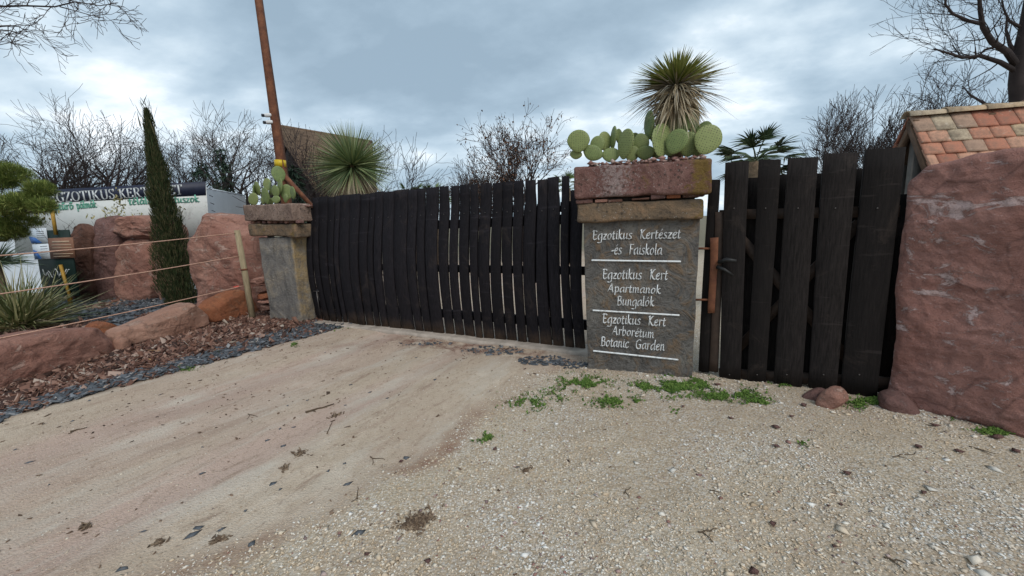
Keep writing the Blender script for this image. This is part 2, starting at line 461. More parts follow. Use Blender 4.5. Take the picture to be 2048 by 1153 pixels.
# ================================================================== GROUND
def pack_mask(x, y):
    """1 on the packed sandy drive, 0 on the loose limestone gravel"""
    bp = [G(1180, 704), G(1040, 760), G(960, 830), G(820, 920), G(600, 1040), G(350, 1153)]
    ys = np.array([p.y for p in bp]); xs = np.array([p.x for p in bp]); o = np.argsort(ys)
    ys, xs = ys[o], xs[o]
    ys = np.r_[-8, ys, 12]; xs = np.r_[xs[0] - 4.5, xs, xs[-1] + 3]
    e = np.interp(y, ys, xs) + fb2(x, y, 1.4, 3, 4) * .22
    return np.clip((e - x) / .45 + .5, 0, 1)
SL = [G(-260, 940), G(0, 843), G(180, 795), G(350, 748), G(520, 700), G(640, 668), G(700, 652)]   # outer edge of the slate strip
SI = [G(-300, 898), G(0, 822), G(160, 778), G(330, 733), G(480, 691), G(560, 666), G(628, 649)]   # where slate meets bark
KB = [G(-300, 870), G(0, 785), G(248, 708), G(430, 656), G(535, 628)]               # foot of the kerb boulders
def xat(pts, y):
    ys = np.array([p.y for p in pts]); xs = np.array([p.x for p in pts]); return np.interp(y, ys, xs)
def hgt(x, y):
    h = fb2(x, y, .45, 3, 1) * .03 + fb2(x, y, 5, 3, 2) * .006
    rut = np.abs(((x * .87 - y * .5) + 3.9) % 1.6 - .8)
    pk = pack_mask(x, y)
    h = h + (1 - pk) * fb2(x, y, 14, 2, 3) * .006 - pk * np.exp(-(rut / .2) ** 2) * .02
    side = np.clip((xat(SL, y) - x - .25) / .8, 0, 1) * (y < 9)
    h = h + side * .05                                            # mulch bank
    return h * np.clip((60 - np.hypot(x, y)) / 40, 0, 1)
def warp(n, near, far, mid=0):
    t = np.linspace(-1, 1, n); return mid + np.sign(t) * (np.abs(t) * near + np.abs(t) ** 7 * (far - near))
gx, gy = warp(420, 9, 900), warp(420, 9, 900, 4.5)
X, Y = np.meshgrid(gx, gy, indexing='ij'); x, y = X.ravel(), Y.ravel()
hz = hgt(x, y)
n_ = len(gx); i, j = np.meshgrid(np.arange(n_ - 1), np.arange(n_ - 1), indexing='ij'); i, j = i.ravel(), j.ravel()
q = np.stack([i * n_ + j, (i + 1) * n_ + j, (i + 1) * n_ + j + 1, i * n_ + j + 1], 1)
pk = pack_mask(x, y)
bed = np.clip((xat(SL, y) - x) / .1, 0, 1) * (y < 12.5) * (x < -2.6)
far = np.clip((np.hypot(x, y) - 16) / 8, 0, 1)
gate_dirt = 1.3 * np.exp(-(((x + .95) / .75) ** 2 + ((y - 5.35 + (x + .95) * .45) / .28) ** 2)) + .7 * np.exp(-(((x - .1) / 1.1) ** 2 + ((y - 4.7 + (x - .1) * .55) / .25) ** 2)) + .35 * np.exp(-(((x + 2.4) / .8) ** 2 + ((y - 5.5) / .2) ** 2))
band = np.exp(-((pk - .5) / .42) ** 2) * np.clip(fb2(x, y, 1.3, 4, 8) * .9 + .75, .25, 1)
pu = x * .87 - y * .5; pinkt = np.clip(np.exp(-((np.abs((pu + 3.9) % 1.6 - .8)) / .26) ** 2) * 1.1 + fb2(pu * 1.2, (x * .5 + y * .87) * .3, 1, 4, 9) * .7, 0, 1)
m = MT('ground_material', .95, .15); P_ = m.pos()
fine = m.noise(85, 5, .75, P_); mid_ = m.noise(7, 6, .65, P_); big = m.noise(.9, 4, .6, P_)
def _dot(v):
    q_ = m.n('ShaderNodeVectorMath', operation='DOT_PRODUCT'); m.l(P_, q_.inputs[0]); q_.inputs[1].default_value = v; return q_.outputs['Value']
_cm = m.n('ShaderNodeCombineXYZ'); m.l(_dot((.87, -.5, 0)), _cm.inputs[0]); m.l(m.math('MULTIPLY', _dot((.5, .87, 0)), .22), _cm.inputs[1]); DV = _cm.outputs[0]
str_ = m.noise(9, 6, .7, DV)
sand = m.mix(m.ramp(mid_, [(.35, 0), (.68, 1)]), (.47, .37, .275), (.60, .49, .38))
sand = m.mix(m.math('MULTIPLY', m.attr('pink'), .75), sand, (.50, .355, .295))
sand = m.mix(m.ramp(str_, [(.33, .75), (.44, 0)]), sand, (.30, .21, .155)); sand = m.mix(m.ramp(m.noise(28, 6, .75, P_, stretch=(1, .6, 1)), [(.34, .8), (.45, 0)]), sand, (.27, .19, .14)); sand = m.mix(m.ramp(m.noise(2.2, 6, .7, DV), [(.50, 0), (.64, .75)]), sand, (.60, .53, .44)); sand = m.mix(m.ramp(m.noise(1.6, 7, .75, DV, dist=.4), [(.54, 0), (.66, .6)]), sand, (.36, .25, .19))
sand = m.mix(m.ramp(fine, [(.35, .4), (.5, 0)]), sand, (.32, .25, .18))
vc = m.vor(75, P_, outp='Color'); vs = m.n('ShaderNodeSeparateColor'); m.l(vc, vs.inputs[0])
stone = m.ramp(vs.outputs[0], [(0, (.36, .28, .20)), (.3, (.52, .42, .30)), (.6, (.60, .51, .40)), (.85, (.56, .52, .46)), (1, (.68, .63, .56))])
vd = m.vor(75, P_)
stone = m.mix(m.ramp(vd, [(.45, 0), (.8, .65)]), stone, (.20, .16, .11))
stone = m.mix(m.ramp(big, [(.4, .45), (.62, 0)]), stone, (.46, .375, .27))
c = m.mix(m.attr('pack'), stone, sand)
c = m.mix(m.math('MULTIPLY', m.math('MULTIPLY', m.attr('band'), 1.0), m.ramp(mid_, [(.34, .35), (.58, 1)])), c, (.255, .15, .10))
c = m.mix(m.math('MULTIPLY', m.attr('dirt'), m.ramp(m.noise(5, 7, .7, P_), [(.40, 0), (.58, .9)])), c, (.17, .085, .06))
c = m.mix(m.attr('bed'), c, (.085, .06, .048))
grass = m.mix(m.ramp(mid_, [(.35, 0), (.65, 1)]), (.09, .09, .05), (.19, .16, .11))
c = m.mix(m.math('MULTIPLY', m.attr('far'), .85), c, grass)
m.col(c); m.bump(m.math('ADD', m.math('ADD', m.math('MULTIPLY', fine, .5), m.math('MULTIPLY', mid_, .8)), m.math('MULTIPLY', vd, -.5)), .8, .014)
GM = m.m
V = np.stack([x, y, hz], 1)
g = bpy.data.objects.new('ground', mesh('ground', V, q, GM, True, dict(pack=pk, bed=bed, far=far, dirt=np.clip(gate_dirt, 0, 1), band=np.clip(band, 0, 1), pink=pinkt)))
C.objects.link(g); g['kind'] = 'structure'
def onground(x, y): return float(hgt(np.array([x]), np.array([y]))[0])
def Gz(px, py):
    p = G(px, py); 
    for _ in range(3): p = G(px, py, onground(p.x, p.y))
    return p

# gate plane
GA, GB = G(627, 643), G(1172, 704)
g0, gu, gn = plane(GA, GB)
if gu.x < 0: gu = -gu
# concrete threshold under the gate
TH = simple('threshold_concrete', (.36, .30, .25), .9, .3, 6, .6, .01)
Vb, Fb = rbox(((GB - GA).length + .5, .34, .10), .012, (60, 6, 2)); Vb += (fb3(Vb, 3, 3, 5) * .006)[:, None]
cen = (GA + GB) / 2 - gn * .02
V = xf(Vb, frame(Vector((cen.x, cen.y, -.012)), gu, gn)); tag(obj('threshold', V, Fb, TH), kind='structure')

# ---- loose gravel, bark, slate
def scatter_region(n, x0, x1, y0, y1, f):
    x = RNG.uniform(x0, x1, n); y = RNG.uniform(y0, y1, n); k = RNG.uniform(0, 1, n) < f(x, y); return x[k], y[k]
def behind_gate(x, y):
    return ((x - GA.x) * gn.x + (y - GA.y) * gn.y) < 0.1
def fg(x, y):
    pk = pack_mask(x, y); r = np.hypot(x, y)
    d = (1 - pk) * np.clip(.62 + fb2(x, y, 1.3, 3, 21) * .8, .12, 1) * np.clip(1.55 - r / 6.5, .1, 1)
    return np.where(behind_gate(x, y) & (x < 1.2), 0, d)
x, y = scatter_region(210000, -2.2, 6.0, 1.3, 5.6, fg)
sz = np.clip(RNG.lognormal(math.log(.0085), .42, len(x)), .004, .034)
big_ = RNG.uniform(0, 1, len(x)) < .012; sz[big_] *= 2.0
V, Fc = chips(np.stack([x, y, hgt(x, y) + sz * .12], 1), sz, .5, 1.4)
m = MT('limestone_chips', .9, .25)
cA = m.ramp(m.irand(), [(0, (.44, .33, .22)), (.3, (.60, .47, .33)), (.6, (.65, .54, .41)), (.85, (.70, .63, .53)), (.95, (.74, .70, .64)), (.975, (.30, .14, .11)), (1, (.16, .15, .15))])
cB = m.ramp(m.irand(), [(0, (.50, .41, .31)), (.25, (.60, .54, .47)), (.6, (.72, .69, .63)), (.93, (.80, .78, .75)), (.965, (.30, .14, .11)), (1, (.16, .15, .15))])
m.col(m.mix(m.ramp(m.noise(.9, 5, .65, m.pos()), [(.44, 0), (.60, 1)]), cA, cB))
LM = m.m
tag(obj('limestone_gravel', V, Fc, LM, None, (0, 0, 0), False), 'loose pale limestone gravel in front of the inscribed pillar and side gate', 'gravel', kind='stuff')
x, y = scatter_region(190000, -6, 1.8, 1.3, 8.0, lambda x, y: pack_mask(x, y) * (x > xat(SL, y)) * (~behind_gate(x, y)) * np.clip(.42 + fb2(x, y, 1.1, 3, 33) * .7, .12, 1))
sz = np.clip(RNG.lognormal(math.log(.0052), .42, len(x)), .0025, .018)
V, Fc = chips(np.stack([x, y, hgt(x, y)], 1), sz, .4, 1.4)
m = MT('sandy_grit', .95, .2)
m.col(m.ramp(m.irand(), [(0, (.36, .27, .19)), (.4, (.52, .41, .31)), (.8, (.60, .50, .39)), (.97, (.66, .61, .53)), (1, (.18, .12, .10))]))
tag(obj('drive_grit', V, Fc, m.m, None, (0, 0, 0), False), 'fine sandy grit strewn over the packed drive', 'grit', kind='stuff')
# bark mulch on the bank
def fbark(x, y):
    a = (x < xat(SI, y) + .04 + fb2(x, y, 2.5, 3, 15) * .08) & (x > xat(KB, y) - .25) & (y < 7.95)
    return np.where(a, 1., np.where((x < xat(SL, y)) & (x > xat(KB, y) - .25) & (y < 7.4), .09, 0))
x, y = scatter_region(60000, -7.2, -3.0, 2.8, 8.2, fbark)
sz = np.clip(RNG.lognormal(math.log(.030), .4, len(x)), .012, .075)
V, Fc = plates(np.stack([x, y, hgt(x, y) + RNG.uniform(0, .022, len(x))], 1), sz, .006, 1.7, .42)
m = MT('bark_chips', .85, .3)
m.col(m.ramp(m.irand(), [(0, (.035, .020, .016)), (.3, (.09, .042, .030)), (.58, (.17, .085, .060)), (.82, (.26, .15, .11)), (.95, (.36, .25, .20)), (1, (.42, .36, .3))]))
BM = m.m
tag(obj('bark_mulch', V, Fc, BM, None, (0, 0, 0), False), 'reddish brown bark mulch on the bank below the kerb boulders', 'mulch', kind='stuff')
def fslate(x, y):
    e1 = xat(SI, y) - .08 + fb2(x, y, 2.5, 3, 15) * .10; e2 = xat(SL, y) + .02 + fb2(x, y, 3, 3, 12) * .16
    a = np.clip((x - e1) / .08, 0, 1) * np.clip((e2 - x) / .10, 0, 1) * (y < 7.35)
    return a
x, y = scatter_region(42000, -7.0, -2.7, 2.3, 7.4, fslate)
sz = np.clip(RNG.lognormal(math.log(.031), .42, len(x)), .012, .08)
V, Fc = plates(np.stack([x, y, hgt(x, y) + RNG.uniform(0, .020, len(x))], 1), sz, .009, 1.4, .26)
m = MT('slate_chips', .6, .45)
m.col(m.ramp(m.irand(), [(0, (.035, .038, .043)), (.4, (.065, .071, .080)), (.75, (.105, .112, .122)), (.95, (.17, .18, .20)), (1, (.36, .33, .30))]))
SM = m.m
tag(obj('slate_strip', V, Fc, SM, None, (0, 0, 0), False), 'blue grey slate chippings edging the sandy drive', 'slate chippings', kind='stuff')
# bed behind the kerb boulders
x, y = scatter_region(26000, -13.5, -4.4, 4.5, 11.5, lambda x, y: np.where((x < xat(KB, y) - .3), np.where(fb2(x, y, .6, 3, 41) > .12, .9, 0), 0))
sz = np.clip(RNG.lognormal(math.log(.05), .35, len(x)), .02, .09)
V, Fc = plates(np.stack([x, y, hgt(x, y) + RNG.uniform(0, .03, len(x))], 1), sz, .01, 1.5, .35)
tag(obj('bed_slate', V, Fc, SM, None, (0, 0, 0), False), 'slate chippings round the plants in the bed behind the kerb boulders', 'slate chippings', kind='stuff')
x, y = scatter_region(26000, -13.5, -4.2, 4.5, 11.5, lambda x, y: np.where((x < xat(KB, y) - .3), np.where(fb2(x, y, .6, 3, 41) < .15, .95, 0), 0))
sz = np.clip(RNG.lognormal(math.log(.05), .35, len(x)), .02, .09)
V, Fc = plates(np.stack([x, y, hgt(x, y) + RNG.uniform(0, .03, len(x))], 1), sz, .01, 1.7, .4)
tag(obj('bed_mulch', V, Fc, BM, None, (0, 0, 0), False), 'brown bark mulch at the feet of the tall standing boulders', 'mulch', kind='stuff')
# dark slate and red grit spilled below the gate
pts = []
for (px, py, rx, ry, k) in ((1090, 722, 52, 10, 150), (985, 702, 66, 9, 90), (1150, 730, 30, 6, 60), (850, 687, 60, 5, 26)):
    for _ in range(k):
        a, r = random.uniform(0, 6.28), math.sqrt(random.random()); pts.append(G(px + rx * r * math.cos(a), py + ry * r * math.sin(a)))
P = np.array(pts); P[:, 2] = hgt(P[:, 0], P[:, 1]) + .003
sz = np.clip(RNG.lognormal(math.log(.021), .4, len(P)), .01, .05); V, Fc = plates(P, sz, .007, 1.4, .25)
tag(obj('slate_spill', V, Fc, SM, None, (0, 0, 0), False), 'dark slate bits spilled along the foot of the big gate', 'slate chippings', kind='stuff')

# ================================================================== ROCKS
R_red = sandstone('red_sandstone', (.37, .175, .13), (.50, .275, .21), (.64, .46, .38), .6, 1.)
R_big = sandstone('big_red_sandstone', (.37, .175, .14), (.50, .265, .22), (.70, .51, .48), 1.0, 8., sc=1.0)
R_tan = sandstone('tan_sandstone', (.48, .26, .185), (.58, .35, .26), (.68, .52, .42), .5, 3.)
R_org = sandstone('orange_sandstone', (.33, .11, .055), (.42, .17, .085), (.42, .24, .15), .4, 5.)
R_brn = sandstone('brown_sandstone', (.17, .085, .062), (.25, .13, .095), (.38, .26, .22), .4, 6.)
R_mau = sandstone('mauve_sandstone', (.22, .12, .105), (.30, .165, .14), (.42, .30, .28), .4, 7.)
a, b = G(1772, 803), G(2048, 873)
rock('boulder', [(1768, 815), (1770, 790), (1780, 740), (1788, 690), (1784, 600), (1792, 520), (1801, 440), (1806, 392), (1806, 374), (1812, 362), (1828, 352), (1848, 332), (1872, 326), (1905, 318), (1945, 306), (1975, 306), (2010, 298), (2100, 290), (2260, 300), (2420, 420), (2460, 700), (2480, 1010), (2300, 960), (2048, 885), (1900, 842)],
     plane(a, b), .8, R_big, 'huge reddish purple sandstone slab standing right of the side gate with pale scratches', amp=.017, nn=360, K=84, p=14, sc=1.9, s=3, strata=.0, cuts=0)
kp = plane(G(0, 787), G(248, 708))
rock('boulder', [(-150, 850), (-150, 735), (-60, 700), (30, 680), (100, 662), (170, 654), (215, 655), (240, 674), (249, 708), (150, 742), (60, 770), (0, 790)], kp, .62, R_red,
     'long low pinkish red kerb boulder nearest the camera', group='boulders edging the bed', amp=.022, nn=140, K=26, p=5, s=4)
kp2 = plane(G(262, 706), G(430, 656))
rock('boulder', [(262, 708), (250, 680), (256, 662), (300, 645), (350, 622), (400, 603), (420, 606), (428, 630), (432, 656), (350, 683)], kp2, .5, R_tan,
     'pale tan wedge shaped kerb boulder in the middle of the row', group='boulders edging the bed', amp=.02, nn=120, K=24, p=4, s=6)
kp3 = plane(G(430, 656), G(528, 628))
rock('boulder', [(428, 656), (424, 618), (440, 598), (482, 577), (512, 588), (526, 610), (528, 630), (480, 645)], kp3, .4, R_org,
     'bright orange kerb boulder behind the wooden post', group='boulders edging the bed', amp=.015, nn=100, K=20, p=5, s=7)
rock('rock', [(240, 697), (238, 676), (252, 668), (266, 676), (264, 692), (252, 702)], kp2, .16, R_tan, 'small yellowish stone wedged between the two largest kerb boulders', 'rock', amp=.01, nn=40, K=10, s=8)
bk = plane(G(170, 690), G(255, 672))
rock('rock', [(180, 672), (184, 646), (215, 640), (248, 652), (256, 668), (230, 680)], bk, .35, R_org, 'low rusty stone lying behind the joint of the kerb boulders', 'rock', amp=.02, nn=50, K=10, s=9)
rock('rock', [(400, 640), (392, 604), (412, 596), (432, 604), (438, 640)], plane(G(400, 650), G(436, 644)), .2, R_red, 'pink stone between the tan and the orange kerb boulder', 'rock', amp=.012, nn=50, K=10, s=19)
# tall standing boulders
tp = plane(G(135, 606), G(345, 602))
T_ = [([(128, 606), (130, 470), (140, 450), (168, 447), (176, 460), (182, 606)], R_brn, 'dark brown upright boulder at the far left behind the signs', .3, 0),
      ([(178, 612), (168, 540), (170, 460), (180, 434), (212, 430), (224, 450), (230, 520), (233, 612)], R_mau, 'tall mauve upright boulder second from the left in the row', .5, -.1),
      ([(216, 474), (218, 446), (226, 434), (262, 430), (302, 440), (312, 456), (308, 474), (260, 480)], R_red, 'flat topped red block resting on an upright boulder left of the cypress', .55, 0),
      ([(224, 612), (216, 540), (220, 496), (242, 476), (298, 480), (306, 500), (302, 612)], R_red, 'squat red boulder under the flat topped block left of the cypress', .6, -.05),
      ([(306, 612), (306, 460), (318, 438), (342, 442), (352, 470), (356, 612)], R_red, 'narrow red boulder half hidden behind the cypress', .4, .1)]
for k, (ol, mt, lb, th, off) in enumerate(T_):
    pl = (tp[0] + tp[2] * off, tp[1], tp[2]); rock('standing_boulder', ol, pl, th, mt, lb, amp=.035, nn=110, K=24, p=4, s=20 + k, group='tall boulders behind the bed')
rock('standing_boulder', [(384, 640), (368, 540), (364, 470), (372, 438), (394, 421), (436, 428), (476, 440), (490, 462), (500, 520), (512, 580), (518, 640)], plane(G(380, 632), G(515, 634)), .7, R_red,
     'largest rounded red standing boulder between cypress and left pillar', amp=.04, nn=150, K=32, p=4, s=31, group='tall boulders behind the bed')
# little dry stone stack beside the left pillar
sp = plane(G(500, 640), G(540, 642)); 
for k, (x0, y0, x1, y1, lb) in enumerate(((499, 556, 524, 572, 'topmost flat stone of the little stack beside the left pillar'), (501, 572, 533, 587, 'second flat stone from the top of the stack beside the left pillar'), (508, 586, 537, 601, 'middle flat stone of the stack beside the left pillar'), (513, 600, 538, 610, 'fourth flat stone down in the stack beside the left pillar'), (516, 609, 538, 624, 'lowest flat stone of the stack beside the left pillar'))):
    rock('flat_stone', [(x0, y1), (x0 - 2, (y0 + y1) / 2), (x0 + 6, y0), (x1 - 4, y0 + 1), (x1, (y0 + y1) / 2), (x1 - 2, y1)], sp, .3, (R_red, R_brn, R_org, R_red, R_brn)[k], lb, 'stone', amp=.010, nn=56, K=12, s=50 + k, p=7, cuts=12, cutd=.66, group='dry stacked stones by the left pillar')
# stones by the side gate
rp = plane(G(1600, 795), G(1690, 820))
rock('rock', [(1596, 797), (1604, 784), (1625, 780), (1642, 788), (1648, 803), (1630, 808)], rp, .2, R_mau, 'smaller purplish rock tucked beside the larger one before the side gate', 'rock', amp=.01, nn=60, K=14, s=60)
rock('rock', [(1622, 812), (1634, 786), (1652, 777), (1672, 780), (1686, 796), (1688, 808), (1660, 822)], (rp[0] + rp[2] * .12, rp[1], rp[2]), .25, R_red, 'smooth reddish rock lying before the side gate', 'rock', amp=.012, nn=80, K=16, s=61)
rock('rock', [(1762, 820), (1764, 796), (1790, 787), (1820, 796), (1846, 822), (1848, 836), (1800, 834)], plane(G(1765, 822), G(1845, 836)), .25, R_mau, 'dull purple rock at the foot of the huge slab', 'rock', amp=.012, nn=80, K=16, s=62)

for o in S.objects:
    if o.name.split('.')[0] == 'rock': o.location.z -= .03

# ================================================================== PILLARS
def stoneblock(name, c, u, n, dim, mat, parent, bev=.02, amp=.006, seg=(40, 10, 30), s=1, taper=0, tilt=0):
    Vb, Fb = rbox(dim, bev, seg)
    nz = fb3(Vb + s * 3.1, 5, 4, s); nz2 = fb3(Vb + s * 7.7, 1.6, 3, s + 4)
    l = np.linalg.norm(Vb / np.array(dim), axis=1, keepdims=True)
    Vb = Vb + Vb / np.array(dim) / l * (amp * (nz + nz2 * 1.6))[:, None]
    if taper: Vb[:, 0] *= 1 + taper * (Vb[:, 2] / dim[2])
    if tilt: Vb[:, 2] += Vb[:, 0] * tilt
    return obj(name, xf(Vb, frame(c, u, n)), Fb, mat, parent)
m = MT('inscribed_stone', .85, .25)
big = m.noise(2.2, 6, .65, dist=.8); fi = m.noise(30, 8, .7); st = m.noise(5, 8, .65, dist=1.5)
c = m.ramp(big, [(.3, (.075, .068, .063)), (.5, (.135, .125, .115)), (.7, (.205, .187, .162))])
c = m.mix(m.ramp(st, [(.50, 0), (.64, .75)]), c, (.20, .13, .075)); c = m.mix(m.ramp(fi, [(.33, .7), (.5, 0)]), c, (.045, .04, .036))
c = m.mix(m.ramp(m.noise(3.4, 9, .75, dist=.5), [(.60, 0), (.66, .4)]), c, (.30, .28, .25))
m.col(c); m.bump(m.math('ADD', m.math('MULTIPLY', st, 2.2), m.math('MULTIPLY', fi, .3)), 1., .035); SLAB = m.m
m = MT('lichen_slab', .85, .25)
big = m.noise(2.5, 6, .65, dist=.8); fi = m.noise(28, 8, .7); sx = m.n('ShaderNodeSeparateXYZ'); m.l(m.co, sx.inputs[0])
c = m.ramp(big, [(.32, (.12, .11, .105)), (.5, (.215, .195, .175)), (.66, (.31, .255, .19))])
ed = m.attr('edge'); lf = m.math('ADD', m.math('MULTIPLY', ed, .30), m.math('MULTIPLY', m.noise(9, 8, .75), .60))
c = m.mix(m.ramp(lf, [(.46, 0), (.62, .75)]), c, (.36, .245, .10)); c = m.mix(m.ramp(m.noise(26, 7, .8), [(.50, 0), (.62, .6)]), c, (.14, .11, .08))
c = m.mix(m.ramp(m.noise(6, 6, .7, stretch=(1, 1, .25)), [(.5, 0), (.62, .55)]), c, (.07, .065, .062)); m.col(c); m.bump(m.math('ADD', big, m.math('MULTIPLY', fi, .45)), 1., .05); LSLAB = m.m
LEDGE = 0
def conglomerate(name, k1, k2, k3, salt, lich, stain):
    m = MT(name, 1.0, .05)
    sx = m.n('ShaderNodeSeparateXYZ'); m.l(m.co, sx.inputs[0]); X_ = sx.outputs[0]
    b1, f1, g1 = m.noise(4, 7, .7, dist=.6), m.noise(28, 8, .75), m.noise(90, 4, .7)
    c = m.ramp(b1, [(.32, k1), (.5, k2), (.68, k3)])
    c = m.mix(m.ramp(m.noise(7, 7, .7, stretch=(.5, .5, 2)), [(.5, 0), (.66, .55)]), c, stain)
    def near(x0, w_): return m.ramp(m.math('ABSOLUTE', m.math('ADD', m.math('MULTIPLY', X_, 1 / w_), -x0 / w_)), [(0, 1), (1, 0)])
    for x0, w_, a_ in salt:
        c = m.mix(m.ramp(m.math('ADD', m.math('MULTIPLY', near(x0, w_), a_), m.math('MULTIPLY', m.noise(34, 8, .8), .7)), [(.48, 0), (.54, .6)]), c, (.42, .35, .33))
    clus = m.ramp(m.noise(3.5, 4, .6), [(.46, 0), (.56, 1)])
    c = m.mix(m.math('MULTIPLY', m.ramp(m.vor(22), [(.20, .65), (.34, 0)]), clus), c, (.05, .042, .036)); c = m.mix(m.math('MULTIPLY', m.ramp(m.vor(31), [(.10, .6), (.2, 0)]), clus), c, (.45, .41, .37))
    for x0, w_, a_ in lich: c = m.mix(m.ramp(m.math('ADD', m.math('MULTIPLY', near(x0, w_), a_), m.math('MULTIPLY', m.noise(9, 8, .75), .66)), [(.47, 0), (.55, .8)]), c, (.185, .125, .03))
    c = m.mix(m.ramp(g1, [(.32, .5), (.5, 0)]), c, tuple(x * .35 for x in k2)); m.col(c); m.bump(m.math('ADD', m.math('MULTIPLY', b1, 1.2), m.math('MULTIPLY', f1, .6)), 1., .04); return m.m
PLANT = conglomerate('planter_sandstone', (.12, .062, .054), (.20, .105, .09), (.30, .175, .15), ((-.30, .38, .20),), ((.42, .26, .24), (-.02, .16, .14), (-.18, .10, .12)), (.12, .075, .06))

LEDGE = conglomerate('ledge_sandstone', (.10, .08, .065), (.21, .15, .10), (.32, .20, .12), ((.5, .2, .06),), ((-.3, .3, .12), (.45, .2, .18)), (.09, .08, .07))
PLANT2 = conglomerate('planter_sandstone_left', (.15, .10, .085), (.27, .19, .15), (.36, .26, .21), ((.1, .2, .1),), ((.3, .2, .1),), (.15, .11, .09))
pa, pb = G(1173, 737), G(1387, 754)
rp0, ru, rn = plane(pa, pb)
if ru.x < 0: ru = -ru
def at(px, py, off=0): return PL(px, py, rp0 + rn * off, rn)
wR = (pb - pa).length
zt = at(1285, 440).z
pr = thing('stone_pillar', (pa + pb) / 2 - rn * .16, 'right gate pillar of dark stone slab with white calligraphy under a red planter block', 'pillar', 'stone gate pillars')
cR = (pa + pb) / 2 - rn * .16
# planted slab: slightly wider above
stoneblock('slab', Vector((cR.x, cR.y, zt / 2 - .05)), ru, rn, (wR, .32, zt + .1), SLAB, pr, .012, .0045, (60, 10, 90), 1, .05)
def block_from(name, px0, py0, px1, py1, off, th, mat, parent, s, amp, bev, seg=(40, 12, 14), A=at, U=ru, Nn=rn, tilt=None, yl=None):
    a, b, c_, d = A(px0, py0, off), A(px1, py0 if yl is None else yl[0], off), A(px1, py1 if yl is None else yl[1], off), A(px0, py1, off)
    ctr = (a + b + c_ + d) / 4 - Nn * (th / 2); wd = ((b - a).length + (c_ - d).length) / 2; ht = ((a - d).length + (b - c_).length) / 2
    t = (((a.z + d.z) - (b.z + c_.z)) / 2) / wd
    return stoneblock(name, ctr, U, Nn, (wd, th, ht), mat, parent, bev, amp, seg, s, 0, -t)
block_from('ledge', 1153, 408, 1408, 444, .07, .46, LEDGE, pr, 2, .010, .025, yl=(396, 440))
block_from('planter_block', 1147, 333, 1424, 400, .12, .56, PLANT, pr, 3, .012, .03, (60, 16, 20), yl=(315, 387))
for k, (x0, x1, y0, y1, mt) in enumerate(((1152, 1185, 399, 408, R_mau), (1190, 1215, 399, 405, R_red), (1216, 1245, 398, 406, R_brn), (1302, 1332, 387, 399, R_mau), (1333, 1362, 384, 398, R_org), (1262, 1300, 394, 402, R_brn), (1365, 1400, 386, 396, R_brn))):
    a = at(x0, y1, .07); b = at(x1, y0, .07); cc = (a + b) / 2 - rn * .12
    stoneblock('shim_stone', cc, ru, rn, (abs((b - a).dot(ru)), .26, max(.03, b.z - a.z)), mt, pr, .008, .004, (8, 6, 4), 70 + k)
